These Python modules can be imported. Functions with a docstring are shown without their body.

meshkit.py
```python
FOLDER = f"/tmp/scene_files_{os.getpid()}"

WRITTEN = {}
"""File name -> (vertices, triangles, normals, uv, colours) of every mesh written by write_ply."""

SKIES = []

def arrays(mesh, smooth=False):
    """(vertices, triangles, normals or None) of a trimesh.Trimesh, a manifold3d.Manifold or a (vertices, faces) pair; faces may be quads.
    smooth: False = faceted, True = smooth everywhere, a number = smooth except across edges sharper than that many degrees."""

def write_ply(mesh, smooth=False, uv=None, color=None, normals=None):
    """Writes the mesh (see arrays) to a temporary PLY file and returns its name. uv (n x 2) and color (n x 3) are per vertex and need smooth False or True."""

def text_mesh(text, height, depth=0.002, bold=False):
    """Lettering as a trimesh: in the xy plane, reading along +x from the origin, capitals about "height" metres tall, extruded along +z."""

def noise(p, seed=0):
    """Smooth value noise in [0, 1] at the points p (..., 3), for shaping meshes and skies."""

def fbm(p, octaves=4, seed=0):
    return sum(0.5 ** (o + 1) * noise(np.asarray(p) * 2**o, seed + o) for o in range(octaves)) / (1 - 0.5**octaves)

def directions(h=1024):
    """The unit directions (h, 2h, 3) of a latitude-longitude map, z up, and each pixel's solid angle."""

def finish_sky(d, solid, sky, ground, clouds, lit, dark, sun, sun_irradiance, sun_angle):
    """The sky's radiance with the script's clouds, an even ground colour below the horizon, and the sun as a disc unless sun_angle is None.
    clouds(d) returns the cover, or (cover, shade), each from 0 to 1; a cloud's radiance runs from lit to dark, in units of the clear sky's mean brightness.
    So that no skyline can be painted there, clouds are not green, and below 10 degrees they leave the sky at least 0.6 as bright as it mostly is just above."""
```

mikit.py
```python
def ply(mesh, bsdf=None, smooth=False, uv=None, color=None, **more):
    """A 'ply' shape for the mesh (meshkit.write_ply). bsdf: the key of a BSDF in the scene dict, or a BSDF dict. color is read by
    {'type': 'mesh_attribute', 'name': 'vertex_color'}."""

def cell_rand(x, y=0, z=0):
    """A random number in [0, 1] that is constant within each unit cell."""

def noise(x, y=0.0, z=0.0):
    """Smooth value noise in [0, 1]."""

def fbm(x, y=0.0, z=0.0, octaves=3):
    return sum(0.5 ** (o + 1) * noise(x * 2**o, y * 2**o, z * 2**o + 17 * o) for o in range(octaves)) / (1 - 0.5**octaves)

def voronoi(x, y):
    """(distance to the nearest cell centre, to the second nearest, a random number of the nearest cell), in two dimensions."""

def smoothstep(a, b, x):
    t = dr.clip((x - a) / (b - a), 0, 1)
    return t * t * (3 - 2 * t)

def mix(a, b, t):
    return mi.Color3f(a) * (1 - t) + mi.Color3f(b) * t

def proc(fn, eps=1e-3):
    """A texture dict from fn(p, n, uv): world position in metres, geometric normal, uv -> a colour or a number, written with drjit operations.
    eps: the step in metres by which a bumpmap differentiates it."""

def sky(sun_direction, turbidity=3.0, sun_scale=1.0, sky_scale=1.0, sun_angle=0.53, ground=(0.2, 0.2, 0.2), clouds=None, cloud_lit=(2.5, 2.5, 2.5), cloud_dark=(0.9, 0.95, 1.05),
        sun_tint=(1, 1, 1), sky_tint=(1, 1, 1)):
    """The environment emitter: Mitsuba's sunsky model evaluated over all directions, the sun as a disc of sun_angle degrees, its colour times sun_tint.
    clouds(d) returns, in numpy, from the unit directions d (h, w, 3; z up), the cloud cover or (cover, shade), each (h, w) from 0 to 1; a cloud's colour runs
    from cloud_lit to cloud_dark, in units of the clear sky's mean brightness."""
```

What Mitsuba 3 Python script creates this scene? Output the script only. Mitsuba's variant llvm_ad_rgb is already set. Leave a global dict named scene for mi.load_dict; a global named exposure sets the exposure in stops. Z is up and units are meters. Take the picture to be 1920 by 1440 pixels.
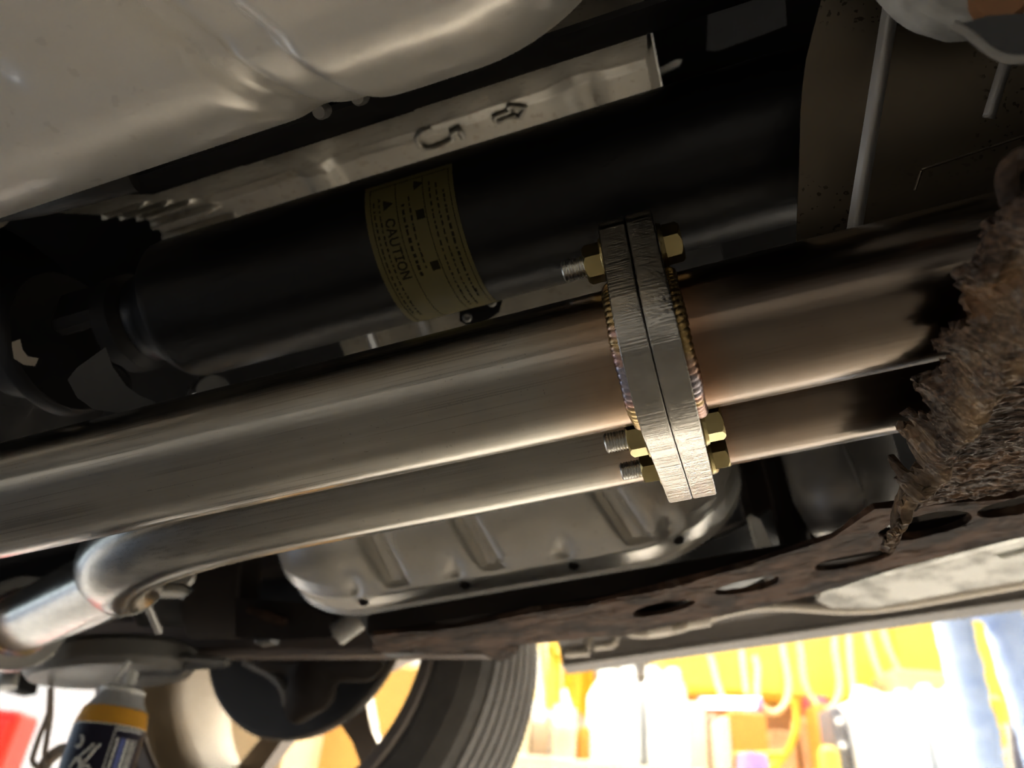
import math
import numpy as np, trimesh, drjit as dr, mitsuba as mi, mikit, meshkit
import manifold3d as m3d
from shapely.geometry import Polygon, Point, LineString
from scipy.interpolate import CubicSpline, RegularGridInterpolator
from mikit import noise, fbm, smoothstep, mix, proc

T = mi.ScalarTransform4f
scene, labels = {'type': 'scene'}, {}
exposure = 1.12

# ------------------------------------------------------------------ camera
W, H, F_PX = 1920, 1440, 1442.0
EYE = np.array([0, 0, 0.12])
pitch = math.radians(33.0)
roll = math.atan2(190, F_PX / math.tan(pitch))
FWD = np.array([0, math.cos(pitch), math.sin(pitch)])
_u0, _r0 = np.array([0, -math.sin(pitch), math.cos(pitch)]), np.array([1.0, 0, 0])
RIGHT = math.cos(roll) * _r0 + math.sin(roll) * _u0
UP = -math.sin(roll) * _r0 + math.cos(roll) * _u0
scene['camera'] = {'type': 'thinlens', 'fov': 2 * math.degrees(math.atan(W / 2 / F_PX)), 'fov_axis': 'x', 'aperture_radius': 0.0019,
                   'focus_distance': 0.362, 'near_clip': 0.02, 'far_clip': 60.0,
                   'to_world': T().look_at(origin=EYE.tolist(), target=(EYE + FWD).tolist(), up=UP.tolist())}
# ------------------------------------------------------------------ sky (seen through the open garage door) and ceiling lamps
LAMPS = [  # x, y, length, width, radiance
    (-1.6, 2.1, 1.3, .28, 18), (0.4, 2.1, 1.3, .28, 30), (2.4, 2.1, 1.3, .28, 30),
    (-1.0, -1.9, 1.3, .28, 10),
]
WALL_LAMPS = [(-.4, 3.60, 1.62), (1.2, 3.30, 1.78), (2.8, 3.60, 1.62)]   # long lamps on the far wall over the bench: x, y, z
WALL_LAMP_RADIANCE = (92, 82, 66)
LAMP_WARM, LAMP_COOL = (1.0, .88, .70), (.94, .98, 1.0)
scene['sky'] = mikit.sky((-.3, .2, .9), turbidity=6.0, sun_scale=0.0, sky_scale=4.0, ground=(.5, .5, .5))

# ------------------------------------------------------------------ the car's own frame: s = forward, b = across (away from the camera), c = up; origin at the lens
_vp = -6185 * RIGHT - 1430 * UP + F_PX * FWD
A = -_vp / np.linalg.norm(_vp)
B = np.cross([0, 0, 1], A); B /= np.linalg.norm(B)
C = np.cross(A, B)
M3 = np.stack([A, B, C], 1)
M4 = np.eye(4); M4[:3, :3] = M3; M4[:3, 3] = EYE


def ray(x, y):
    return (x - W / 2) * RIGHT - (y - H / 2) * UP + F_PX * FWD


def at(x, y, **k):
    """The point of the photograph's (x, y) in the car's frame, where one of s, b, c (or the distance d) is known."""
    d = ray(x, y) / np.linalg.norm(ray(x, y)); v = M3.T @ d
    (n, val), = k.items()
    return v * val if n == 'd' else v * val / v['sbc'.index(n)]


def room(x, y, Y):
    d = ray(x, y)
    return d * Y / d[1] + EYE


# ------------------------------------------------------------------ mesh helpers
def grid_mesh(Pts, close_u=False):
    n, m = Pts.shape[:2]
    idx = np.arange(n * m).reshape(n, m)
    if close_u:
        idx = np.vstack([idx, idx[:1]])
    q = np.stack([idx[:-1, :-1], idx[1:, :-1], idx[1:, 1:], idx[:-1, 1:]], -1).reshape(-1, 4)
    return trimesh.Trimesh(Pts.reshape(-1, 3), np.vstack([q[:, [0, 1, 2]], q[:, [0, 2, 3]]]), process=False)


def thicken(Pts, t):
    """A closed sheet of thickness t from a grid of points (the given side stays)."""
    du, dv = np.gradient(Pts, axis=0), np.gradient(Pts, axis=1)
    n = np.cross(du, dv); n /= np.maximum(np.linalg.norm(n, axis=-1, keepdims=True), 1e-12)
    back = Pts + n * t
    a, b = grid_mesh(Pts), grid_mesh(back)
    N, m = Pts.shape[:2]
    ring = np.concatenate([np.arange(m), np.arange(1, N) * m + m - 1, (N - 1) * m + np.arange(m - 2, -1, -1), np.arange(N - 2, 0, -1) * m])
    r2 = np.roll(ring, -1); k = N * m
    wall = np.vstack([np.stack([ring, ring + k, r2 + k], 1), np.stack([ring, r2 + k, r2], 1)])
    f = np.vstack([a.faces[:, ::-1] if t > 0 else a.faces, (b.faces if t > 0 else b.faces[:, ::-1]) + k, wall[:, ::-1] if t > 0 else wall])
    me = trimesh.Trimesh(np.vstack([a.vertices, b.vertices]), f, process=False)
    me.fix_normals() if False else None
    return me


def sheet(fn, us, vs, t):
    U, V = np.meshgrid(us, vs, indexing='ij')
    return thicken(np.asarray(fn(U, V)), t)


def spline(pts, n):
    pts = np.asarray(pts, float)
    t = np.r_[0, np.cumsum(np.linalg.norm(np.diff(pts, axis=0), axis=1))]
    return CubicSpline(t, pts)(np.linspace(0, t[-1], n))


def tube(path, r, n=20, cap=True):
    """A round bar along a polyline; r is one radius or one per point."""
    path = np.asarray(path, float); k = len(path)
    tan = np.gradient(path, axis=0); tan /= np.linalg.norm(tan, axis=1, keepdims=True)
    x = np.cross(tan[0], [0.31, 0.2, 0.93]); x /= np.linalg.norm(x)
    r = np.broadcast_to(r, k)
    rows = []
    for i in range(k):
        x = x - tan[i] * (x @ tan[i]); x /= np.linalg.norm(x); y = np.cross(tan[i], x)
        ph = np.arange(n) * 2 * math.pi / n
        rows.append(path[i] + r[i] * (np.cos(ph)[:, None] * x + np.sin(ph)[:, None] * y))
    V = np.array(rows)
    idx = np.arange(k * n).reshape(k, n); nx = np.roll(idx, -1, 1)
    f = np.vstack([np.stack([idx[:-1], nx[:-1], nx[1:]], -1).reshape(-1, 3), np.stack([idx[:-1], nx[1:], idx[1:]], -1).reshape(-1, 3)])
    V = V.reshape(-1, 3)
    if cap:
        V = np.vstack([V, path[:1], path[-1:]])
        f = np.vstack([f, np.stack([nx[0], idx[0], np.full(n, k * n)], 1), np.stack([idx[-1], nx[-1], np.full(n, k * n + 1)], 1)])
    return trimesh.Trimesh(V, f, process=False)


def basis(z, x=None):
    z = np.asarray(z, float); z = z / np.linalg.norm(z)
    x = np.asarray(x if x is not None else ([1, 0, 0] if abs(z[0]) < .9 else [0, 1, 0]), float)
    x = x - z * (x @ z); x /= np.linalg.norm(x)
    return np.stack([x, np.cross(z, x), z], 1)


def put(me, o=(0, 0, 0), z=(0, 0, 1), x=None):
    """Moves a mesh built about its own z axis to origin o with that axis along z."""
    m = np.eye(4); m[:3, :3] = basis(z, x); m[:3, 3] = o
    me = me.copy(); me.apply_transform(m); return me


def lathe(profile, n=64):
    """Closed solid of revolution about z from (r, z) points (a closed ring of points unless it starts and ends on r = 0)."""
    p = np.asarray(profile, float)
    closed = not (p[0, 0] < 1e-9 and p[-1, 0] < 1e-9)
    ph = np.arange(n) * 2 * math.pi / n
    V = np.stack([p[:, 0, None] * np.cos(ph), p[:, 0, None] * np.sin(ph), np.broadcast_to(p[:, 1, None], (len(p), n))], -1)
    if closed:
        V = np.concatenate([V, V[:1]])
    k = len(V); idx = np.arange(k * n).reshape(k, n); nx = np.roll(idx, -1, 1)
    f = np.vstack([np.stack([idx[:-1], nx[:-1], nx[1:]], -1).reshape(-1, 3), np.stack([idx[:-1], nx[1:], idx[1:]], -1).reshape(-1, 3)])
    me = trimesh.Trimesh(V.reshape(-1, 3), f, process=False)
    me.merge_vertices(); me.update_faces(me.nondegenerate_faces()); me.remove_unreferenced_vertices()
    if me.volume < 0:
        me.invert()
    return me


def hull(pts):
    return trimesh.convex.convex_hull(np.asarray(pts, float))


def box(lo, hi, bev=0.0):
    lo, hi = np.minimum(lo, hi).astype(float), np.maximum(lo, hi).astype(float)
    bev = min(bev, .45 * (hi - lo).min())
    P = []
    for ax in range(3):
        g = np.array([[lo[i] + (0 if i == ax else bev), hi[i] - (0 if i == ax else bev)] for i in range(3)])
        P += [[g[0, i], g[1, j], g[2, k]] for i in (0, 1) for j in (0, 1) for k in (0, 1)]
    return hull(P)


def ext(poly, h):
    return trimesh.creation.extrude_polygon(poly, h, engine='earcut')


def prism_convex(pts2, h, bev):
    """Extrusion of a convex outline along z with bevelled rims."""
    pts2 = np.asarray(pts2, float); c = pts2.mean(0); d = pts2 - c
    k = 1 - bev / np.linalg.norm(d, axis=1, keepdims=True)
    inn = c + d * k
    return hull(np.vstack([np.c_[inn, np.zeros(len(inn))], np.c_[pts2, np.full(len(inn), bev)], np.c_[pts2, np.full(len(inn), h - bev)], np.c_[inn, np.full(len(inn), h)]]))


def hexhead(r, h):
    """Six-sided head with the chamfered crown of a bolt, across the corners 2r."""
    ph = np.arange(6) * math.pi / 3
    p = np.c_[np.cos(ph), np.sin(ph)]
    hexa = ext(Polygon(p * r), h)
    cone = lathe([(0, 0), (r * 1.02, 0), (r * 1.02, h * .82), (r * .86, h), (0, h)], 48)
    a, b = [m3d.Manifold(m3d.Mesh(np.asarray(q.vertices, np.float32), np.asarray(q.faces, np.uint32))) for q in (hexa, cone)]
    v, f, _ = meshkit.arrays(a ^ b)
    return trimesh.Trimesh(v, f, process=False)


def plate(px, o, n, t, holes=()):
    """A flat plate of thickness t in the plane through o with normal n (car frame), cut to an outline that the photograph shows."""
    Rb = basis(n); o = np.asarray(o, float)

    def flat(pts):
        out = []
        for x, y in pts:
            d = M3.T @ ray(x, y)
            out.append((d * ((o @ Rb[:, 2]) / (d @ Rb[:, 2])) - o) @ Rb[:, :2])
        return out
    poly = Polygon(flat(px), [flat(h) for h in holes]).buffer(0)
    me = ext(poly, t); me.apply_translation([0, 0, -t])
    m = np.eye(4); m[:3, :3] = Rb; m[:3, 3] = o
    me.apply_transform(m); return me


def join(*ms):
    return trimesh.util.concatenate(list(ms))


def rough_up(me, step, amp, freq, seed=0, stretch=(1, 1, 1)):
    v, f = trimesh.remesh.subdivide_to_size(me.vertices, me.faces, step, max_iter=14)
    me = trimesh.Trimesh(v, f, process=True)
    n = me.vertex_normals
    h = meshkit.fbm(me.vertices * freq * np.array(stretch), 4, seed) - .5
    me.vertices = me.vertices + n * (h * 2 * amp)[:, None]
    return me


def skin(balls, bones, step=.02, smooth=6):
    """One continuous body: hulls of the spheres at both ends of each bone, joined and smoothed."""
    def sph(k):
        x, y, z, r = balls[k]; return m3d.Manifold.sphere(r, 20).translate([x, y, z])
    out = m3d.Manifold()
    for bo in bones:
        out = out + m3d.Manifold.batch_hull([sph(k) for k in bo])
    v, f, _ = meshkit.arrays(out.refine_to_length(step))
    me = trimesh.Trimesh(v, f, process=True)
    trimesh.smoothing.filter_taubin(me, iterations=smooth)
    return me


def add(name, me, mat, parent=None, car=True, smooth=35, label=None, kind=None, **kw):
    if car:
        me = me.copy(); me.apply_transform(M4)
    base = name if parent is None else parent + '__' + name
    key, i = base, 0
    while key in scene or key in labels and parent is not None:
        i += 1; key = f'{base}_{i:03d}'
    scene[key] = mikit.ply(me, mat, smooth=smooth, **kw)
    if label or kind:
        labels.setdefault(key, {})
        if label: labels[key]['label'] = label
        if kind: labels[key]['kind'] = kind
    return key


def thing(name, label, cat, group=None):
    key, i = name, 0
    while key in labels or key in scene:
        i += 1; key = f'{name}_{i:03d}'
    labels[key] = {'label': label, 'category': cat}
    if group: labels[key]['group'] = group
    return key


def solo(name, me, mat, label, cat, group=None, **kw):
    key, i = name, 0
    while key in labels or key in scene:
        i += 1; key = f'{name}_{i:03d}'
    add(key, me, mat, **kw); labels[key] = {'label': label, 'category': cat}
    if group: labels[key]['group'] = group
    return key


# ------------------------------------------------------------------ materials
Av, Bv, Cv, Ev = [mi.ScalarVector3f(*map(float, q)) for q in (A, B, C, EYE)]


def scar(p):
    q = p - mi.Point3f(*map(float, EYE))
    return (q.x * float(A[0]) + q.y * float(A[1]) + q.z * float(A[2]), q.x * float(B[0]) + q.y * float(B[1]) + q.z * float(B[2]),
            q.x * float(C[0]) + q.y * float(C[1]) + q.z * float(C[2]))


def rgb(*c):
    return {'type': 'rgb', 'value': list(c)}


def pbr(name, base, rough=.5, metal=0.0, bump=None, bump_scale=1.0, **kw):
    d = {'type': 'principled', 'base_color': base if isinstance(base, dict) else rgb(*base), 'roughness': rough, 'metallic': metal, **kw}
    if bump is not None:
        d = {'type': 'bumpmap', 'arbitrary': bump, 'scale': bump_scale, 'bsdf': d}
    scene[name] = {'type': 'twosided', 'bsdf': d}


def steel_color(p, n, uv):
    s, b, c = scar(p)
    streak = fbm(s * 6, b * 260, c * 260, 3)
    blot = fbm(s * 30, b * 30, c * 30, 3)
    base = mix((.26, .245, .215), (.37, .352, .318), streak) * (0.88 + .24 * blot)
    base = base * (1 - .22 * smoothstep(.62, .75, noise(s * 9, b * 1300, c * 1300)) * smoothstep(.35, .6, fbm(s * 22, b * 60, c * 60, 2)))
    base = base * (1 - .3 * smoothstep(.90, .95, noise(s * 900, b * 900, c * 900)))
    left = smoothstep(-.075, -.026, s) * (1 - smoothstep(-.02, -.0195, s))       # heat tint beside the welds
    right = (1 - smoothstep(.002, .30, s)) * smoothstep(-.004, -.0035, s)
    tight = (1 - smoothstep(.004, .022, s)) * smoothstep(-.004, -.0035, s)
    base = mix(base, mi.Color3f(.30, .18, .10), left * (.45 + .4 * blot))
    base = mix(base, mi.Color3f(.145, .100, .070), right * (.6 + .4 * blot))
    base = mix(base, mi.Color3f(.20, .10, .05), tight * .7)
    end = 1 - smoothstep(-.70, -.66, s)
    return mix(base, mi.Color3f(.30, .19, .12), end * .8)


def steel_rough(p, n, uv):
    s, b, c = scar(p)
    return .15 + .08 * fbm(s * 5, b * 200, c * 200, 3) + .06 * fbm(s * 40, b * 40, c * 40, 2)


def steel_bump(p, n, uv):
    s, b, c = scar(p)
    return noise(s * 18, b * 700, c * 700) + .6 * noise(s * 120, b * 90, c * 90)


pbr('stainless', proc(steel_color), proc(steel_rough), 1.0, proc(steel_bump, 4e-4), 4e-5)
pbr('flange_steel', proc(lambda p, n, uv: mix((.30, .288, .26), (.42, .40, .37), fbm(p.x * 160, p.y * 160, p.z * 160, 3))), .18, 1.0,
    proc(lambda p, n, uv: (lambda q: noise(q[0] * 60, q[1] * 1500, q[2] * 1500) + .7 * noise(q[0] * 900, q[1] * 900, q[2] * 900) * smoothstep(-.0125, -.0118, q[0]) + .5 * noise(q[0] * 900, q[1] * 500, q[2] * 500))(scar(p)), 1.5e-4), 1.5e-4)


def weld_color(p, n, uv):
    s, b, c = scar(p)
    k = fbm(b * 70 + 3, c * 70, s * 40, 3)
    col = mix((.48, .35, .17), (.56, .36, .33), smoothstep(.35, .5, k))
    col = mix(col, mi.Color3f(.40, .38, .46), smoothstep(.54, .66, k))
    gold = mix((.30, .20, .08), (.46, .33, .15), k)
    return dr.select(s > -.012, mix(gold, col, smoothstep(.195, .18, c) * .8), col)


pbr('weld', proc(weld_color), .28, 1.0)
pbr('yellow_zinc', proc(lambda p, n, uv: mix((.36, .28, .12), (.55, .46, .23), fbm(p.x * 120, p.y * 120, p.z * 120, 2))), .27, 1.0)
pbr('bright_steel', (.72, .71, .68), .3, 1.0)
pbr('dull_steel', proc(lambda p, n, uv: mix((.20, .19, .18), (.34, .33, .31), fbm(p.x * 40, p.y * 40, p.z * 40, 3))), .42, .5)


def tank_color(p, n, uv):
    k = fbm(p.x * 55, p.y * 55, p.z * 55, 4)
    spots = smoothstep(.70, .76, fbm(p.x * 170, p.y * 170, p.z * 170, 3))
    return mix(mix((.84, .80, .73), (.90, .86, .79), k), mi.Color3f(.42, .37, .31), spots * .16)


pbr('silver_coat', proc(tank_color), .31, .6, proc(lambda p, n, uv: fbm(p.x * 50, p.y * 50, p.z * 50, 2), 2e-3), .0006)
pbr('aluminium_shield', proc(lambda p, n, uv: mix(mix((.33, .31, .27), (.42, .395, .35), fbm(p.x * 60, p.y * 60, p.z * 60, 4)), mi.Color3f(.25, .21, .16), smoothstep(.66, .72, fbm(p.x * 200, p.y * 200, p.z * 200, 2)) * .5)), .38, .9,
    proc(lambda p, n, uv: fbm(p.x * 70, p.y * 70, p.z * 70, 2), 2e-3), .0005)
pbr('grey_shield', proc(lambda p, n, uv: mix((.36, .34, .32), (.52, .51, .50), fbm(p.x * 40, p.y * 40, p.z * 40, 3))), .36, .55)


def brown_color(p, n, uv):
    k = fbm(p.x * 40, p.y * 40, p.z * 40, 4)
    spots = smoothstep(.64, .70, fbm(p.x * 520, p.y * 520, p.z * 520, 2)) * smoothstep(.42, .55, noise(p.x * 28, p.y * 28, p.z * 28))
    return mix(mix((.135, .112, .083), (.165, .14, .105), k), mi.Color3f(.03, .025, .02), spots * .8)


pbr('brown_shield', proc(brown_color), .30, .85)


def shaft_rough(p, n, uv):
    s, b, c = scar(p)
    return .30 + .12 * noise(s * 700, b * 30, c * 30)


def shaft_bump(p, n, uv):
    s, b, c = scar(p)
    return noise(s * 1100 + b * 60, b * 25, c * 25) * (.4 + .6 * smoothstep(.0, -.25, s)) + noise(s * 260, b * 200, c * 200) * .6


pbr('carbon_tube', (.005, .0055, .0065), proc(shaft_rough), 0.0, proc(shaft_bump, 2e-4), 1.3e-4, specular=.28)
pbr('label_paper', proc(lambda p, n, uv: mix((.085, .073, .026), (.115, .098, .038), fbm(p.x * 60, p.y * 60, p.z * 60, 3))), .5, specular=.25)
pbr('label_ink', (.016, .014, .008), .8, specular=.1)
pbr('black_paint', proc(lambda p, n, uv: mix((.005, .005, .006), (.011, .011, .0125), fbm(p.x * 30, p.y * 30, p.z * 30, 3))), .5, specular=.25)
pbr('black_rubber', proc(lambda p, n, uv: mix((.010, .010, .0105), (.02, .019, .018), fbm(p.x * 80, p.y * 80, p.z * 80, 3))), .6)
pbr('underseal', (.0035, .0035, .004), .85, specular=.1)
pbr('slate_paint', proc(lambda p, n, uv: mix((.030, .033, .037), (.048, .049, .052), fbm(p.x * 30, p.y * 30, p.z * 30, 3))), .4)


EDGE = [(1905, 395), (1880, 420), (1862, 450), (1845, 472), (1838, 488), (1800, 510), (1803, 530), (1825, 562), (1812, 585), (1800, 605), (1775, 626), (1755, 640), (1762, 655), (1778, 668), (1765, 700), (1750, 716), (1727, 722), (1724, 742), (1736, 758), (1728, 775), (1703, 786), (1714, 796), (1690, 812), (1700, 826), (1706, 838), (1690, 856), (1664, 862), (1668, 876), (1682, 884), (1672, 898), (1650, 912), (1646, 930), (1636, 948), (1622, 962)]
ep = np.array([at(x, y, c=.170) for x, y in EDGE]); ep = ep[np.argsort(ep[:, 1])]
RIDGE = [(1990, 540), (1925, 610), (1885, 668), (1850, 725), (1815, 775), (1775, 835), (1735, 895), (1700, 935), (1675, 965)]
rp = np.array([at(x, y, c=.158) for x, y in RIDGE]); rp = rp[np.argsort(rp[:, 1])]
RIDGE_FIT = [float(q) for q in np.polyfit(rp[:, 1], rp[:, 0], 1)]


def rust_color(p, n, uv):
    s, b, c = scar(p)
    k = fbm(p.x * 70, p.y * 70, p.z * 70, 5)
    f = fbm(s * 120, b * 700, c * 700, 4)
    col = mix((.030, .019, .014), (.120, .070, .044), smoothstep(.32, .7, f))
    roll = s - (RIDGE_FIT[0] * b + RIDGE_FIT[1])                      # the rolled ridge has rusted to a lighter tan
    col = mix(col, mi.Color3f(.30, .195, .105), dr.exp(-dr.square(roll / .0095)) * smoothstep(.30, .55, k) * .9)
    col = mix(col, mi.Color3f(.21, .11, .05), smoothstep(.55, .70, k) * .6)
    col = mix(col, mi.Color3f(.20, .175, .155), smoothstep(.60, .72, fbm(p.x * 190, p.y * 190, p.z * 190, 3)) * .5)
    return mix(col, mi.Color3f(.025, .017, .014), smoothstep(.52, .40, fbm(p.x * 45 + 9, p.y * 45, p.z * 45, 3)) * .6)


pbr('crusty_rust', proc(rust_color), proc(lambda p, n, uv: .45 + .4 * fbm(p.x * 200, p.y * 200, p.z * 200, 2)), 0.0,
    proc(lambda p, n, uv: (lambda q: noise(q[0] * 260, q[1] * 800, q[2] * 800) + .7 * fbm(q[0] * 700, q[1] * 1100, q[2] * 1100, 2) + .8 * fbm(q[0] * 160, q[1] * 200, q[2] * 200, 2))(scar(p)), 1.5e-4), 1.5e-3)
pbr('orange_rust', (.30, .14, .06), .6)
pbr('faded_rust', proc(lambda p, n, uv: mix(mix((.012, .007, .005), (.066, .036, .023), smoothstep(.3, .7, fbm(p.x * 45, p.y * 45, p.z * 45, 4))), mi.Color3f(.085, .06, .045), smoothstep(.62, .75, fbm(p.x * 70, p.y * 70, p.z * 70, 3)) * .5)), .75, 0.0, proc(lambda p, n, uv: fbm(p.x * 150, p.y * 150, p.z * 150, 3), 4e-4), 4e-3, specular=.12)
pbr('dark_iron', proc(lambda p, n, uv: mix((.009, .0075, .007), (.022, .017, .015), fbm(p.x * 25, p.y * 25, p.z * 25, 4))), .65, specular=.15)
pbr('brown_iron', proc(lambda p, n, uv: mix((.085, .068, .060), (.13, .105, .092), fbm(p.x * 25, p.y * 25, p.z * 25, 4))), .6, specular=.2)
pbr('grey_arm', proc(lambda p, n, uv: mix((.08, .076, .068), (.13, .125, .114), fbm(p.x * 25, p.y * 25, p.z * 25, 4))), .5)
pbr('chalky_alloy', proc(lambda p, n, uv: mix(mix((.40, .39, .36), (.80, .79, .74), smoothstep(.3, .62, fbm(p.x * 30, p.y * 60, p.z * 60, 4))), mi.Color3f(.50, .44, .18), smoothstep(.62, .72, noise(p.x * 12, p.y * 12, p.z * 12)) * .5)), .55)
pbr('sill_plastic', proc(lambda p, n, uv: mix((.09, .08, .072), (.145, .128, .115), fbm(p.x * 14, p.y * 14, p.z * 50, 3))), .5)
pbr('beige_line', (.40, .35, .29), .5)
pbr('tyre_rubber', proc(lambda p, n, uv: mix((.020, .020, .021), (.034, .032, .031), fbm(p.x * 50, p.y * 50, p.z * 50, 3))), .6)
pbr('tread_rubber', proc(lambda p, n, uv: mix((.06, .055, .05), (.095, .088, .08), fbm(p.x * 50, p.y * 50, p.z * 50, 3))), .75)
pbr('rim_paint', (.20, .175, .16), .4, .5)
pbr('rim_bright', proc(lambda p, n, uv: mix((.19, .145, .09), (.25, .19, .12), noise(p.x * 30, p.y * 30, p.z * 9))), .6, .1)
pbr('shield_plate', (.022, .024, .028), .55)
# garage
pbr('concrete', proc(lambda p, n, uv: mix((.66, .65, .63), (.78, .77, .75), fbm(p.x * 1.5, p.y * 1.5, 0, 5))), .45)
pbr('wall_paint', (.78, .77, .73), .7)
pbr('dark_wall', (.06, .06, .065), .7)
pbr('ceiling_paint', (.75, .75, .73), .8)
pbr('yellow_paint', (1.0, .70, .10), .5)
pbr('amber_paint', (.90, .47, .02), .5)
pbr('pale_hose', (1.0, .90, .50), .4)
pbr('white_plastic', (.86, .88, .88), .4)
pbr('grey_plastic', (.16, .16, .18), .5)
pbr('red_paint', (.75, .03, .02), .35)
pbr('denim', proc(lambda p, n, uv: mix((.26, .36, .60), (.50, .60, .80), fbm(p.x * 14, p.y * 14, p.z * 20, 4))), .85)
pbr('dark_cloth', (.05, .05, .07), .9)
pbr('skin', (.62, .40, .30), .5)
pbr('hair', (.03, .02, .015), .6)
pbr('shoe', (.06, .05, .05), .5)
pbr('cardboard', proc(lambda p, n, uv: mix((.56, .40, .22), (.68, .50, .29), fbm(p.x * 9, p.y * 9, p.z * 9, 4))), .85)
pbr('amber_crate', (.95, .58, .16), .5)
pbr('tape', (.62, .50, .34), .3)
pbr('cream_paint', (.82, .76, .60), .5)
pbr('taupe_paint', (.45, .36, .28), .6)
pbr('orange_box', (.85, .34, .06), .6)
pbr('pink_box', (.80, .12, .22), .5)
pbr('lilac_plastic', (.55, .38, .80), .35)
pbr('bench_wood', proc(lambda p, n, uv: mix((.42, .28, .16), (.58, .40, .24), fbm(p.x * 5, p.y * 60, p.z * 60, 4))), .5)
pbr('can_grey', (.46, .46, .46), .4)
pbr('can_gold', (.68, .33, .03), .4)
pbr('can_navy', (.014, .013, .028), .45, specular=.15)
pbr('can_white', (.78, .78, .74), .4)
pbr('can_blue', (.10, .14, .42), .4)
pbr('body_paint', (.30, .31, .33), .25, .6, clearcoat=.8)
pbr('window_glass', (.02, .025, .03), .05)

# ================================================================== the garage
RX0, RX1, RY0, RY1, RZ = -3.6, 4.6, -3.6, 3.7, 3.2


def setting(key, me, mat, **kw):
    add(key, me, mat, car=False, smooth=False); labels[key] = {'kind': 'structure', **kw}


setting('floor', box((RX0 - 2.5, RY0 - .1, -.1), (RX1 + .1, RY1 + .1, 0)), 'concrete')
setting('ceiling', box((RX0, RY0, RZ), (RX1, RY1, RZ + .1)), 'ceiling_paint')
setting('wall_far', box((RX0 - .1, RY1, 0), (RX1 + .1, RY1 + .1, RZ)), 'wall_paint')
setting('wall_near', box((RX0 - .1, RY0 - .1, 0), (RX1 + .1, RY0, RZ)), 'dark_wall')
setting('wall_right', box((RX1, RY0, 0), (RX1 + .1, RY1, RZ)), 'dark_wall')
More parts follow.
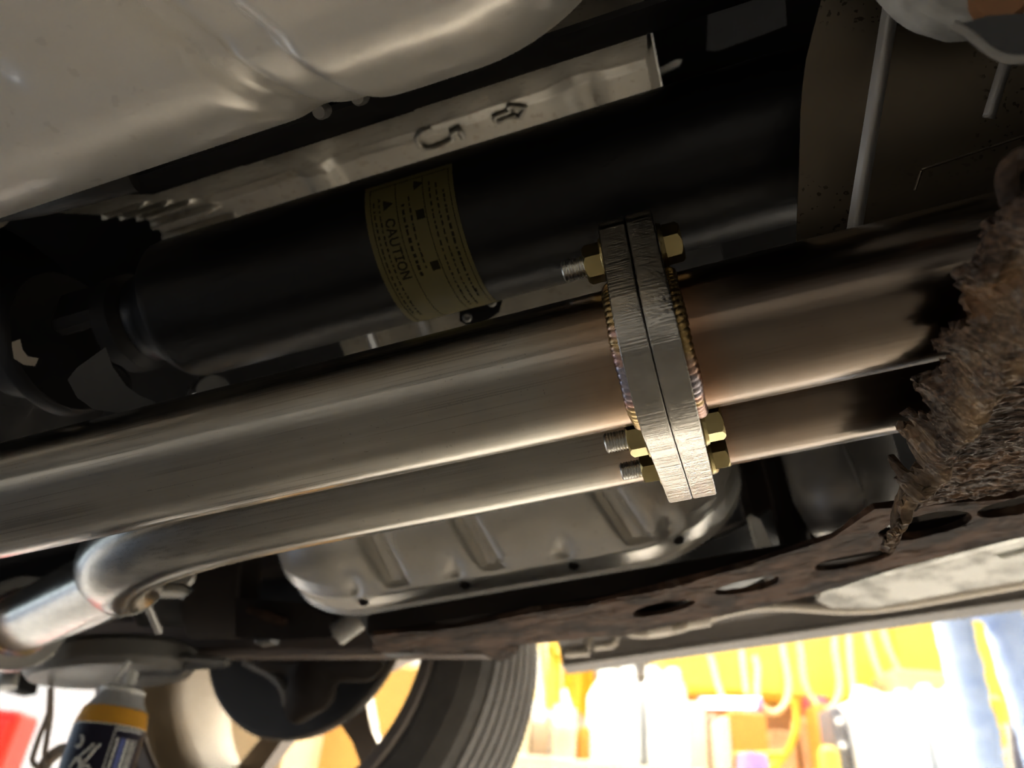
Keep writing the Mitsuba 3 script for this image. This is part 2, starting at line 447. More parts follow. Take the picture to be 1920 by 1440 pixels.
# the left side is an open garage door: lintel and two jambs
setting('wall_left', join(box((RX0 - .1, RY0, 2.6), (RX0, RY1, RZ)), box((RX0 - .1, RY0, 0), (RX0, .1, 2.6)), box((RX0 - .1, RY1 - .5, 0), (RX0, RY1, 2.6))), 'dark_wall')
for i, (x, y, l, w, e) in enumerate(LAMPS):
    lp = thing('ceiling_lamp', 'long ceiling lamp above the %s, outside the picture' % ('near side of the car' if y < 0 else 'wheel end of the workbench' if x < -1 else 'tall canisters' if x < 1 else 'person in jeans'), 'lamp', 'ceiling lamps')
    add('housing', box((x - l / 2, y - w / 2, RZ - .06), (x + l / 2, y + w / 2, RZ - .002), .01), 'white_plastic', lp, car=False, smooth=False)
    col = LAMP_WARM if y < 0 else LAMP_COOL
    q = trimesh.Trimesh([[x - l / 2 + .02, y - w / 2 + .02, RZ - .065], [x + l / 2 - .02, y - w / 2 + .02, RZ - .065], [x + l / 2 - .02, y + w / 2 - .02, RZ - .065], [x - l / 2 + .02, y + w / 2 - .02, RZ - .065]], [[0, 2, 1], [0, 3, 2]])
    add('diffuser', q, 'white_plastic', lp, car=False, smooth=False, emitter={'type': 'area', 'radiance': rgb(*[e * k for k in col])})

for x, y, z in WALL_LAMPS:
    lp = thing('wall_lamp', 'long lamp on the far wall above the %s, hidden behind the car' % ('tyre' if x < 0 else 'yellow cabinet' if x < 2 else 'space beside it'), 'lamp', 'wall lamps over the bench')
    rx = T().translate([x, y, z])
    add('housing', box((x - .62, y, z - .12), (x + .62, y + .08, z + .12), .01), 'white_plastic', lp, car=False, smooth=False)
    q = trimesh.Trimesh([[x - .6, y - .004, z - .10], [x + .6, y - .004, z - .10], [x + .6, y - .004, z + .10], [x - .6, y - .004, z + .10]], [[0, 1, 2], [0, 2, 3]])
    add('diffuser', q, 'white_plastic', lp, car=False, smooth=False, emitter={'type': 'area', 'radiance': rgb(*WALL_LAMP_RADIANCE)})

# ================================================================== the underbody: floor pan, tunnel, sills
setting_car = lambda key, me, mat, **kw: (add(key, me, mat, smooth=30), labels.__setitem__(key, {**kw}))
fp = thing('car_body', 'body of the raised car seen from below, black floor pan and dark sill', 'car body')
pan = join(box((-1.25, -.56, .47), (2.4, .16, .50), .004), box((-1.25, .16, .58), (2.4, .47, .61), .004), box((-1.25, .47, .47), (2.4, .80, .50), .004), box((-.28, .80, .47), (2.4, 1.15, .50), .004),
           box((-1.25, .14, .475), (2.4, .165, .605), .004), box((-1.25, .47, .475), (2.4, .495, .605), .004))
add('floor_pan', pan, 'underseal', fp, label='black floor pan and tunnel', smooth=False)
add('undertray', box((.27, -.45, .100), (1.7, .62, .104), .001), 'underseal', fp, smooth=False, label='black engine undertray')
add('wheelhouse', join(box((-1.3, .795, .44), (-.285, .802, .80), .001), box((-1.3, .802, .795), (-.285, 1.15, .80), .001), box((-1.3, -.55, .40), (-1.27, 1.15, .80), .002), box((-.292, .802, .44), (-.285, 1.15, .80), .001)), 'underseal', fp, smooth=False, label='black wheelhouse')
qp = Polygon([(-1.5, .44), (-1.5, .78), (-.28, .86), (-.28, .45)]).difference(Point(-.622, .352).buffer(.345, 40))
qm = ext(qp, .004); qm.apply_transform(np.array([[1, 0, 0, 0], [0, 0, -1, 1.166], [0, 1, 0, 0], [0, 0, 0, 1.0]]))
add('quarter_panel', qm, 'body_paint', fp, smooth=False, label='rear quarter panel with the wheel arch')
# closed shell above the sills
prof = [(-1.55, .36), (-1.50, .62), (-1.45, .74), (-.9, .80), (-.2, 1.12), (.5, 1.15), (1.25, .84), (2.35, .72), (2.55, .5), (2.5, .33)]
_p = np.array(prof)
shell = thicken(np.array([[(x, b_, z + .115) for b_ in (-.525, .315, 1.155)] for x, z in prof]), .003)
add('shell', shell, 'body_paint', fp, smooth=20, label='painted body shell')
for sgn, b0 in ((1, 1.10), (-1, -.50)):
    zz = lambda d: b0 + sgn * d
    sill = ext(Polygon([(zz(0), .375), (zz(.005), .342), (zz(.02), .337), (zz(.03), .312), (zz(.055), .306), (zz(.075), .318), (zz(.07), .52), (zz(0), .52)]).buffer(0), 2.2)
    sill.apply_transform(np.array([[0, 0, 1, 0], [1, 0, 0, 0], [0, 1, 0, 0], [0, 0, 0, 1.0]])); sill.apply_translation([-.27, 0, 0])
    add('side_sill', sill, 'sill_plastic', fp, smooth=False, label='dark grey side sill')
for k, (s0, s1) in enumerate(((-.30, .72), (.74, 1.9))):
    add('sill_lip', tube([(s0, 1.096, .353), (s1, 1.096, .353)], .0055, 10), 'sill_plastic', fp, label='thin ridge along the sill')
for bb_, cz in ((1.094, .366), (1.0985, .340), (1.118, .3105)):
    add('sill_lip', tube([(-.262, bb_, cz), (1.9, bb_, cz)], .0038, 10), 'sill_plastic', fp, label='thin ridge along the sill')
# little torn tabs at the sill's end
for pts in (((1100, 1215), (1108, 1185)), ((1060, 1225), (1105, 1222)), ((1115, 1212), (1150, 1208)), ((1150, 1208), (1156, 1185))):
    add('sill_tab', tube([at(*q, b=1.085) for q in pts], .006, 10), 'beige_line', fp, label='pale bent tab on the sill end')

# ================================================================== exhaust
R = .03175
P1, P2 = np.array([.287, .2124]), np.array([.390, .236])
FL0, FLM, FL1 = -.0245, -.01225, 0.0
bA, bB, bC = np.array([.262, .2500]), np.array([.3200, .1885]), np.array([.3640, .1955])


def sc(p, s): return np.array([s, p[0], p[1]])


def pipe_x(path, r=R, wall=.0016, n=72):
    o = tube(path, r, n, cap=False)
    return o


def flange_outline():
    pts = []
    ph = np.arange(72) * 2 * math.pi / 72
    for c, r in ((P1, .0445), (bA, .0175), (bB, .0150), (bC, .0165)):
        pts.append(np.asarray(c) + r * np.c_[np.cos(ph), np.sin(ph)])
    pts.append([[.372, .1765], [.399, .1905], [.437, .236], [.425, .268], [.397, .281], [.36, .2815]])
    return hull2(np.vstack([np.asarray(q) for q in pts]))


def hull2(p):
    q = np.asarray(Polygon(p).convex_hull.exterior.coords)[:-1] if False else np.asarray(__import__('shapely').MultiPoint(p).convex_hull.exterior.coords)[:-1]
    return q


OUT = flange_outline()


def flange_mesh(s0, s1):
    f = prism_convex(OUT, s1 - s0, .0007)
    mm = m3d.Manifold(m3d.Mesh(np.asarray(f.vertices, np.float32), np.asarray(f.faces, np.uint32)))
    for c in (bA, bB, bC):
        mm = mm - m3d.Manifold.cylinder(.1, .0052, .0052, 32).translate([c[0], c[1], -.02])
    v, fa, _ = meshkit.arrays(mm)
    return put(trimesh.Trimesh(v, fa, process=False), (s0, 0, 0), (1, 0, 0), (0, 1, 0))


def weld(cp, s, r=R, sgn=1, w=.0042, seed=1):
    n, m = 420, 12
    ph = np.linspace(0, 2 * math.pi, n, endpoint=False)
    V = np.empty((n, m, 3))
    for j in range(m):
        th = math.pi * 2 * j / m
        rip = np.abs(np.sin(ph * 33 + .9 * math.cos(th))) ** .6
        rr = w * (.84 + .13 * rip + .06 * np.sin(ph * 7 + seed))
        rad = r + rr * math.sin(th) * .8
        V[:, j] = np.stack([s + sgn * rr * math.cos(th) * .9, cp[0] + rad * np.cos(ph), cp[1] + rad * np.sin(ph)], -1)
    idx = np.arange(n * m).reshape(n, m); nx = np.roll(idx, -1, 0); jx = np.roll(idx, -1, 1); nj = np.roll(nx, -1, 1)
    f = np.vstack([np.stack([idx, nx, nj], -1).reshape(-1, 3), np.stack([idx, nj, jx], -1).reshape(-1, 3)])
    me = trimesh.Trimesh(V.reshape(-1, 3), f, process=False)
    if me.volume < 0: me.invert()
    return me


rear = thing('exhaust_pipes', 'brushed stainless twin exhaust pipes running from the bolted flange to the left', 'exhaust pipes')
add('upper_pipe', pipe_x([sc(P1, s) for s in np.linspace(FL0 + .002, -.85, 12)]), 'stainless', rear, label='thick upper pipe with a warm highlight')
jn, en = at(237, 1078, d=.715), at(50, 1162, d=.985)
d_en = (en - jn) / np.linalg.norm(en - jn)
low = spline([sc(P2, FL0 + .002), sc(P2, -.08), sc(P2, -.16), sc(P2, -.24), sc(P2, -.30) + np.array([0, .0015, 0]), np.array([-.37, .402, .2365]), jn], 60)
add('lower_pipe', pipe_x(low), 'stainless', rear, label='lower pipe that bends away at its left end')
add('tail_pipe', pipe_x(np.array([jn + d_en * t for t in np.linspace(-.004, np.linalg.norm(en - jn) + .03, 10)]), R * .985), 'stainless', rear, label='short stub of pipe behind the bend')
add('seam', put(lathe([(R * .97, -.0012), (R + .0010, -.0006), (R + .0010, .0006), (R * .97, .0012)], 72), jn, d_en), 'dull_steel', rear, label='thin dark seam round the bend')
add('flange', flange_mesh(FL0, FLM - .0002), 'flange_steel', rear, smooth=25, label='left half of the thick steel flange')
add('weld_bead', weld(P1, FL0 - .001, sgn=-1), 'weld', rear, smooth=True, label='rippled pink and gold weld')
add('weld_bead', weld(P2, FL0 - .001, sgn=-1, seed=2), 'weld', rear, smooth=True, label='rippled weld round the lower pipe')
er = en + d_en * .014
add('end_weld', put(weld((0, 0), 0, R, 1, .0048, 5).apply_transform(np.array([[0, 1, 0, 0], [0, 0, 1, 0], [1, 0, 0, 0], [0, 0, 0, 1.]])), er, d_en), 'weld', rear, smooth=True, label='gold and violet weld ring')
add('end_flange', put(lathe([(R, .004), (.047, .004), (.049, .006), (.049, .018), (.047, .020), (R, .020)], 72), er, d_en), 'bright_steel', rear, label='round end flange')

fr = thing('exhaust_pipes', 'heat tinted stainless exhaust pipes right of the bolted flange, running towards the rusty crossmember', 'exhaust pipes')
add('upper_pipe', pipe_x([sc(P1, s) for s in np.linspace(-.002, 1.2, 16)]), 'stainless', fr, label='upper pipe')
add('lower_pipe', pipe_x([sc(P2, s) for s in np.linspace(-.002, 1.2, 16)]), 'stainless', fr, label='lower pipe')
add('flange', flange_mesh(FLM + .0002, FL1), 'flange_steel', fr, smooth=25, label='right half of the thick steel flange with saw marks')
add('weld_bead', weld(P1, .001, seed=3), 'weld', fr, smooth=True, label='rippled golden weld')
add('weld_bead', weld(P2, .001, seed=4), 'weld', fr, smooth=True, label='rippled weld round the lower pipe')

for cpt, rot, txt in ((bA, .35, 'yellow zinc hex bolt and nut through the upper corner of the flange'), (bB, .10, 'yellow zinc hex bolt and nut under the flange between the two pipes'),
                      (bC, .45, 'yellow zinc hex bolt and nut lowest on the flange, in front of the lower pipe')):
    bt = thing('hex_bolt', txt, 'bolt')
    x = np.array([0, math.cos(rot), math.sin(rot)])
    add('washer', put(lathe([(.0052, 0), (.0105, 0), (.0108, .0004), (.0108, .0014), (.0105, .0018), (.0052, .0018)], 40), sc(cpt, FL0 - .0001), (-1, 0, 0)), 'yellow_zinc', bt, smooth=30)
    add('nut', put(hexhead(.0093, .0082), sc(cpt, FL0 - .0019), (-1, 0, 0), x), 'yellow_zinc', bt, smooth=20)
    thr = [(0, FL1)] + [(.0052, FL1), (.0052, FL0 + .004)]
    z = -.0095
    prof = [(0, 0), (.0050, 0)]
    zz = 0.030
    prof.append((.0050, zz))
    while zz < .0455:
        prof += [(.0043, zz + .0007), (.0050, zz + .0014)]; zz += .0014
    prof += [(.0042, zz + .0008), (0, zz + .0008)]
    add('threaded_shank', put(lathe(prof, 32), sc(cpt, FL1 + .002), (-1, 0, 0)), 'bright_steel', bt, smooth=20, label='steel threaded end')
    add('head', put(join(lathe([(0, 0), (.0106, 0), (.0108, .0006), (.0100, .0022), (0, .0022)], 40), put(hexhead(.0093, .0092), (0, 0, .0008))), sc(cpt, FL1 + .0002), (1, 0, 0), x), 'yellow_zinc', bt, smooth=20)

# ================================================================== driveshaft
DS = np.array([.3167, .358]); RD = .0475
ds = thing('driveshaft', 'long black driveshaft tube with a yellow caution label above the exhaust pipes', 'driveshaft')
shaft_prof = [(0, -.345), (.030, -.345), (.032, -.335), (RD - .001, -.318), (RD, -.312), (RD, 1.2), (0, 1.2)]
nseg = 128
add('tube', put(lathe(shaft_prof, nseg), (0, DS[0], DS[1]), (1, 0, 0)), 'carbon_tube', ds, smooth=30)
yk = join(put(lathe([(0, 0), (.034, 0), (.034, .012), (.026, .02), (0, .02)], 48), (-.365, *DS), (1, 0, 0)), box((-.40, DS[0] - .032, DS[1] - .016), (-.36, DS[0] - .016, DS[1] + .016), .005), box((-.40, DS[0] + .016, DS[1] - .016), (-.36, DS[0] + .032, DS[1] + .016), .005))
add('yoke', yk, 'black_paint', ds, smooth=30)
# label wrapped round the tube, lettering reading down it
TH0 = math.atan2(.3635 - DS[1], .2755 - DS[0])


def on_shaft(x, y, dr_=.0):
    """x metres along the wrap (downwards), y metres along the tube."""
    a = math.pi - .085 + x / RD
    return np.stack([y + 0 * a, DS[0] + (RD + dr_) * np.cos(a), DS[1] + (RD + dr_) * np.sin(a)], -1)


LS0, LS1, LWRAP = -.158, -.103, .124
xs, ys = np.linspace(0, LWRAP, 60), np.linspace(0, LS1 - LS0, 8)
X, Y = np.meshgrid(xs, ys, indexing='ij')
lab = add('caution_label', thicken(on_shaft(X, LS0 + Y, .0003), .0002), 'label_paper', ds, smooth=30, label='yellow caution label')


def bend(me, x0, y0):
    v, f = trimesh.remesh.subdivide_to_size(me.vertices, me.faces, .003)
    return trimesh.Trimesh(on_shaft(v[:, 0] + x0, LS0 + v[:, 1] + y0, .0006 + v[:, 2] * .3), f, process=False)


rng = np.random.default_rng(4)
ink = [bend(meshkit.text_mesh('CAUTION', .0056, .0005, bold=True), .026, .0115)]
tri = ext(Polygon([(0, 0), (.007, 0), (.0035, .0062)]), .0005)
ink += [bend(tri, .014, .0115), bend(tri, .006, .031)]
for yy in (.0035, .0195, .0365, LS1 - LS0 - .0025):                       # ruled lines
    q = box((.004, -.00022, 0), (LWRAP - .006, .00022, .0005)); ink.append(bend(q, 0, yy))
for xx in (.004, LWRAP - .006):
    q = box((-.0002, .0035, 0), (.0002, LS1 - LS0 - .0025, .0005)); ink.append(bend(q, xx, 0))
for yy, x0, x1, h in ((.0052, .014, .09, .0016), (.0085, .012, .095, .0016), (.0225, .020, .062, .0026), (.0270, .016, .06, .0016), (.0400, .010, .10, .0015), (.0440, .012, .10, .0015), (.0480, .018, .09, .0022)):
    x = x0
    while x < x1:                                                          # rows of small print, too fine to read
        w = rng.uniform(.0012, .0035)
        ink.append(bend(box((x, 0, 0), (x + w, h * rng.uniform(.45, .75), .0005)), 0, yy)); x += w + rng.uniform(.0006, .0020)
for x in (.026, .056):
    ink.append(bend(box((0, 0, 0), (.0055, .005, .0005)), x, .0305))
add('lettering', join(*ink), 'label_ink', lab, smooth=False, label='dark print reading CAUTION')

# ================================================================== near fuel tank half (top left)
def tank_near(U, V):
    # V runs along the section: 0 near side -> flat bottom -> rounded inner edge -> up
    s = U
    r, bc_, cc = .050, .125, .315
    flat = .45
    b1 = np.where(V < flat, -.42 + (bc_ + .42) * V / flat, 0)
    c1 = np.where(V < flat, .268 - .003 * np.sin(V / flat * math.pi), 0)
    a = (V - flat) / .35 * math.pi / 2 * 1.0
    b2, c2 = bc_ + r * np.sin(np.clip(a, 0, math.pi / 2)), cc - r * np.cos(np.clip(a, 0, math.pi / 2))
    b = np.where(V < flat, b1, b2); c = np.where(V < flat, c1, c2)
    c = np.where(V > .8, cc + (V - .8) / .2 * .04, c); b = np.where(V > .8, bc_ + r, b)
    # ends roll up
    for s_end, sg in ((.035, 1), (-.62, -1)):
        e = np.clip((sg * (s - s_end) + .09) / .09, 0, 1)
        lift = .09 * (1 - np.sqrt(np.clip(1 - e ** 2, 0, 1)))
        c = c + lift * (V < .95); b = b - lift * .45 * (V > .40)
    # pressed ribs across the tank
    sig = lambda x, w: 1 / (1 + np.exp(-np.clip(x / w, -40, 40)))
    ca, sa = np.cos(np.clip(a, 0, math.pi / 2)), np.sin(np.clip(a, 0, math.pi / 2))
    lip = np.clip((flat + .30 - V) / .08, 0, 1)
    sl = s - .42 * (b - .13)
    d = -.0085 * sig(sl + .147, .0014) * sig(-.130 - sl, .0014) * lip           # pressed groove
    d = d + .0115 * sig(sl + .1065, .0016) * np.clip((flat + .28 - V) / .25, .3, 1)                                         # raised front panel
    d = d - .0095 * sig(sl + .228, .0022) * sig(-.203 - sl, .0022) * np.clip((.112 - b) / .012, 0, 1)
    c = c - d * ca; b = b + d * sa
    return np.stack([s, b, c], -1)


us = np.unique(np.r_[np.linspace(-.62, -.26, 30), np.linspace(-.26, .035, 230), np.concatenate([np.linspace(q - .01, q + .01, 16) for q in (-.150, -.131, -.104, -.236, -.214)] + [np.linspace(-.165, -.085, 60)])])
vs = np.unique(np.r_[np.linspace(0, .30, 6), np.linspace(.30, .45, 36), np.linspace(.45, .8, 44), np.linspace(.8, 1, 6)])
solo('fuel_tank', sheet(tank_near, us, vs, -.002), 'silver_coat', 'large pale silver fuel tank half in the top left corner, with pressed ribs', 'fuel tank')
# black rail with two studs along that tank
rl = thing('tank_rail', 'black rail with two round studs along the edge of the top left tank', 'rail')
rail_pts = lambda s, b, c: np.stack([s, b, c], -1)
add('web', sheet(lambda U, V: np.stack([U, .205 + .045 * V, .345 + .05 * V + 0 * U], -1), np.linspace(-.30, .10, 40), np.linspace(0, 1, 5), .003), 'black_paint', rl)
add('lower_flange', sheet(lambda U, V: np.stack([U, .222 + .030 * V, .385 + .012 * V + 0 * U], -1), np.linspace(-.235, -.12, 12), np.linspace(0, 1, 4), .003), 'black_paint', rl)
for x, y in ((600, 207), (672, 181)):
    p = at(x, y, d=.405)
    add('stud', put(lathe([(0, 0), (.0035, 0), (.0040, .003), (.0040, .008), (.0030, .010), (0, .010)], 24), p + np.array([0, .004, .006]), (0, -.5, -.85)), 'dull_steel', rl, smooth=30, label='small grey stud')
hp = spline([at(-60, 405, d=.60), at(0, 392, d=.56), at(80, 378, d=.51), at(180, 352, d=.477), at(250, 333, d=.468)], 40)
hs = thing('rubber_hose', 'black rubber hose with a ribbed clamp below the top left tank', 'hose')
add('hose', tube(hp, .0075, 20), 'black_rubber', hs)
k = 7
add('clamp', tube(hp[:7], .0098, 24), 'black_rubber', hs, label='thicker hose cuff')
add('clip', put(lathe([(.0085, -.002), (.0108, -.002), (.0112, 0), (.0108, .002), (.0085, .002)], 30), hp[7], hp[8] - hp[7]), 'dull_steel', hs, label='thin grey clip')

# ================================================================== tunnel heat shield
ts = thing('tunnel_heat_shield', 'crumpled silver tunnel heat shield above the black driveshaft, with a pressed arrow', 'heat shield')


TB, TC, TV = [.205, .258, .338, .350, .390, .43], [.385, .430, .508, .512, .511, .47], [0, .2, .5, .56, .82, 1]


def tunnel(U, V):
    bs, cs = np.interp(V, TV, TB), np.interp(V, TV, TC)
    s = U
    w = .0010 * (meshkit.fbm(np.stack([s * 14, bs * 14, 0 * s], -1), 3, 3) - .5)
    step = 1 / (1 + np.exp(-(s + .262) / .0018)) * 1 / (1 + np.exp((s + .238) / .0018))
    cs = cs + w - .0055 * step
    fing = np.clip((-.352 - s + (bs - .34) * .5) / .006, 0, 1) * np.clip(np.sin((bs - .3175) * 2 * math.pi / .0150) * 1.6, 0, 1) * .006
    cs = cs - fing * (V > .35) * (V < .9)
    dent = np.exp(-((s + .03) / .016) ** 2) * .006 * (V < .75)
    return np.stack([s, bs, cs + dent], -1)


add('sheet', sheet(tunnel, np.unique(np.r_[np.linspace(-.41, .022, 160), np.linspace(-.27, -.24, 30)]), np.linspace(0, 1, 110), .0012), 'aluminium_shield', ts, smooth=40)


def on_tunnel(x, y, lift=.0015):
    p = at(x, y, c=.503)
    for _ in range(8):
        V = np.interp(p[1], TB, TV)
        cc = tunnel(np.array([p[0]]), np.array([V]))[0, 2] - lift
        p = at(x, y, c=float(cc))
    return p


J = [(808, 240), (796, 243), (786, 252), (782, 263), (787, 273), (798, 279), (812, 279), (836, 268), (849, 260), (847, 249), (860, 242), (869, 258)]
add('pressed_hook', tube(np.array([on_tunnel(*(np.array(J[i]) * (1 - t) + np.array(J[i + 1]) * t)) for i in range(len(J) - 1) for t in (0, .33, .67)] + [on_tunnel(*J[-1])]), .0024, 12), 'aluminium_shield', ts, label='pressed hook shaped mark')
arrow = [(925, 221), (940, 214), (955, 209), (953, 199), (986, 202), (974, 222), (962, 217), (948, 222), (932, 229)]
pa = np.array([on_tunnel(*q) for q in arrow + arrow[:1]])
add('pressed_arrow', tube(np.vstack([np.linspace(pa[i], pa[i + 1], 5)[:-1] for i in range(len(pa) - 1)] + [pa[-1:]]), .0019, 10), 'aluminium_shield', ts, label='pressed arrow mark')
add('end_tab', sheet(lambda U, V: np.stack([.020 + .006 * U, .29 + .075 * V, .512 - .02 * U - .010 * V], -1), np.linspace(0, 1, 4), np.linspace(0, 1, 8), .0012), 'bright_steel', ts, label='bright folded end')
tabp = np.array([at(*q, d=.655) for q in ((1212, 141), (1240, 128), (1268, 112), (1279, 112), (1276, 122), (1240, 138))])
add('bent_tab', hull(np.vstack([tabp, tabp + np.array([0, .01, .012])])), 'bright_steel', ts, label='pale bent tab')

# ================================================================== brown shield on the right
bs_ = thing('brown_heat_shield', 'dark brown metal heat shield on the right with one bright vertical rib', 'heat shield')
o, n_ = np.array([.1, .305, .255]), np.array([0, -.614, -.789])
edge = [(1575, -80), (1540, 0), (1524, 60), (1512, 110), (1505, 160), (1501, 210), (1499, 300), (1494, 430), (1493, 470), (1800, 560), (2300, 620), (2500, -80)]
add('panel', plate(edge, o + np.array([0, .0, .0]), n_, .0012), 'brown_shield', bs_, smooth=False)


def on_brown(x, y, lift=0.0):
    nn = -n_ / np.linalg.norm(n_); d = M3.T @ ray(x, y)
    oo = o - nn * lift
    return d * ((oo @ nn) / (d @ nn))


def strip_on_brown(top, bot, w, h, name, lbl, mat='brown_shield'):
    a0, a1 = on_brown(*top), on_brown(*bot)
    ax = (a1 - a0) / np.linalg.norm(a1 - a0); nn = n_ / np.linalg.norm(n_); sd = np.cross(nn, ax)
    L = np.linalg.norm(a1 - a0)
    prof = [(-w, 0), (-w * .6, h * .75), (-w * .2, h), (w * .2, h), (w * .6, h * .75), (w, 0)]
    P = np.array([[a0 + ax * t * L + sd * x + nn * z * min(1, 30 * min(t, 1 - t) + .05) for x, z in prof] for t in np.linspace(0, 1, 40)])
    add(name, thicken(P, -.0005), mat, bs_, smooth=60, label=lbl)


strip_on_brown((1684, -70), (1598, 455), .0036, .0032, 'rib', 'bright vertical rib', 'grey_shield')
strip_on_brown((1893, 95), (1853, 222), .0028, .0022, 'short_rib', 'short grey rib', 'grey_shield')
strip_on_brown((1728, 318), (1715, 358), .0007, .0008, 'crease', 'thin bent crease')
strip_on_brown((1728, 318), (1990, 232), .0006, .0006, 'crease', 'thin long crease')

# gearbox casting and brackets top right
gb = thing('gearbox_casting', 'blurred pale alloy gearbox casting in the top right corner', 'gearbox')
add('casting', rough_up(skin({0: (*at(1735, -90, d=.37), .022), 1: (*at(1800, 2, d=.37), .0145), 2: (*at(1870, -35, d=.37), .020), 3: (*at(1990, -60, d=.37), .024), 4: (*at(1750, -30, d=.37), .017)}, [(0, 4), (4, 1), (1, 2), (2, 3), (0, 2)], .004, 4), .004, .0012, 60), 'chalky_alloy', gb, smooth=60)
add('rusty_boss', put(lathe([(0, 0), (.008, 0), (.0095, .004), (.008, .010), (0, .010)], 24), at(1872, 2, d=.340), (-.2, -.6, -.5)), 'orange_rust', gb, label='rusty brown boss')
tb = thing('triangular_bracket', 'dark triangular bracket with a light rolled edge below the gearbox casting', 'bracket')
tri_px = [(1786, 50), (1893, 118), (1920, 112), (2000, 60), (2000, 20), (1850, 30)]
tp = np.array([at(*q, d=.318) for q in tri_px])
add('web', plate(tri_px, at(1860, 80, d=.318), at(1860, 80, d=1.0), .002), 'slate_paint', tb, smooth=False)
add('rolled_edge', tube(spline([at(1786, 48, d=.317), at(1840, 82, d=.317), at(1885, 108, d=.317), at(1920, 110, d=.317), at(1990, 66, d=.317)], 40), .0018, 12), 'dull_steel', tb)

# dark panels above the driveshaft, top centre
add('slate_panel', plate([(1330, -40), (1325, 95), (1345, 96), (1475, 48), (1470, -40)], at(1400, 30, d=.62), (0, -.4, -.9), .003), 'slate_paint', fp, smooth=False, label='dark slate grey panel above the driveshaft')
add('curved_panel', sheet(lambda U, V: np.array([[at(*q, d=.70 + .03 * v) for v in np.linspace(0, 1, 8)] for q in spline([(1255, -40), (1262, 10), (1258, 35), (1240, 55), (1228, 80), (1222, 130)], 24)]), np.zeros(24), np.zeros(8), .002), 'slate_paint', fp, label='dark curved panel edge')

# ================================================================== far fuel tank half (below the pipes)
def tank_far(U, V):
    S0, S1 = -.420, .022
    s = S0 + (S1 - S0) * U
    # section from behind the pipes down to the lip
    bb = np.interp(V, [0, .55, .74, .80, .92, 1.0], [.528, .556, .568, .574, .598, .600])
    cc = np.interp(V, [0, .55, .74, .80, .92, 1.0], [.390, .285, .248, .2395, .2375, .2320])
    # the ends curve up
    for k, (x, rad) in enumerate((((s - S0), .115), ((S1 - s), .095))):
        e = np.clip(1 - x / rad, 0, 1)
        lift = (rad * .95) * (1 - np.sqrt(np.clip(1 - e ** 2, 0, 1)))
        cc = cc + lift * np.clip(V * 1.3, 0, 1)
        bb = bb + .035 * e ** 3
    sl = s - .022 * (V - .55) / .25
    for e0, e1 in ((-.302, -.283), (-.216, -.199), (-.094, -.076)):
        q = 1 / (1 + np.exp(np.clip(-(sl - e0) / .0016, -40, 40))) * 1 / (1 + np.exp(np.clip((sl - e1) / .0022, -40, 40)))
        k = np.clip((.79 - V) / .03, 0, 1)
        bb = bb + .011 * q * k * .85; cc = cc + .011 * q * k * .4
    for s0 in (-.315, -.222, -.128, -.043):
        q = np.exp(-((s - s0) / .008) ** 2) * np.exp(-((V - .76) / .05) ** 2)
        bb = bb + .006 * q; cc = cc + .004 * q
    return np.stack([s, bb, cc], -1)


ft = thing('fuel_tank', 'silver grey fuel tank half with ribs and a lipped edge, below the exhaust pipes', 'fuel tank')
add('shell', sheet(tank_far, np.linspace(0, 1, 260), np.unique(np.r_[np.linspace(0, .7, 40), np.linspace(.7, 1, 50)]), -.002), 'silver_coat', ft, smooth=45)
for s0 in (-.315, -.222, -.128, -.043):
    add('rivet', put(lathe([(0, 0), (.0042, 0), (.0046, .001), (.0036, .0026), (0, .0026)], 24), tank_far(np.array([(s0 + .006 + .420) / .442]), np.array([.84]))[0] + np.array([0, -.001, -.001]), (0, -.5, -.85)), 'dark_iron', ft, label='small dark rivet')
# black underside below the lip
solo('tank_cradle', sheet(lambda U, V: np.stack([-.33 + .37 * U, .609 + .075 * V, .239 - .022 * np.sin(V * math.pi * .6) + .16 * np.clip(U - .70, 0, 1) ** 1.5], -1), np.linspace(0, 1, 40), np.linspace(0, 1, 12), .004), 'slate_paint', 'smooth dark cradle under the silver tank lip', 'tank cradle')

# ================================================================== far tunnel wall and things seen between driveshaft and pipe
tw = thing('tunnel_wall_shield', 'grey tunnel wall shield glimpsed between the driveshaft and the upper pipe', 'heat shield')


def twall(U, V):
    s = U; b = .44 + .12 * V; c = .435 - .09 * V
    for s0, w in ((-.245, .006), (-.196, .009)):
        c = c - .006 * np.exp(-((s - s0) / w) ** 2)
    return np.stack([s, b, c], -1)


add('sheet', sheet(twall, np.unique(np.r_[np.linspace(-.275, .0, 100), np.linspace(-.28, -.16, 80)]), np.linspace(0, 1, 10), -.002), 'aluminium_shield', tw, smooth=50)
add('end_sheet', sheet(twall, np.linspace(.002, .045, 8), np.linspace(0, 1, 10), -.002), 'slate_paint', tw, smooth=50, label='dark grey end of the shield')
hb = thing('hanger_bracket', 'small black bracket with two round bolts between the driveshaft and the upper pipe', 'bracket')
hpx = [(862, 602), (862, 582), (880, 572), (905, 572), (930, 560), (942, 562), (936, 585), (915, 600), (880, 612)]
add('plate', plate(hpx, at(900, 585, d=.53), at(900, 585, d=1), .006), 'black_paint', hb, smooth=False)
for x, y in ((876, 595), (922, 566)):
    p = at(x, y, d=.527)
    add('bolt', put(lathe([(0, 0), (.0034, 0), (.0034, .003), (.0022, .004), (0, .0028)], 24), p, -p), 'dull_steel', hb, label='round grey bolt')
pn = at(392, 730, d=.60)
solo('hex_nut', put(hexhead(.014, .03), pn + np.array([-.012, .01, .0]), (.75, -.55, -.3)), 'bright_steel', 'bright blurred hexagon nut under the left end of the driveshaft', 'nut')

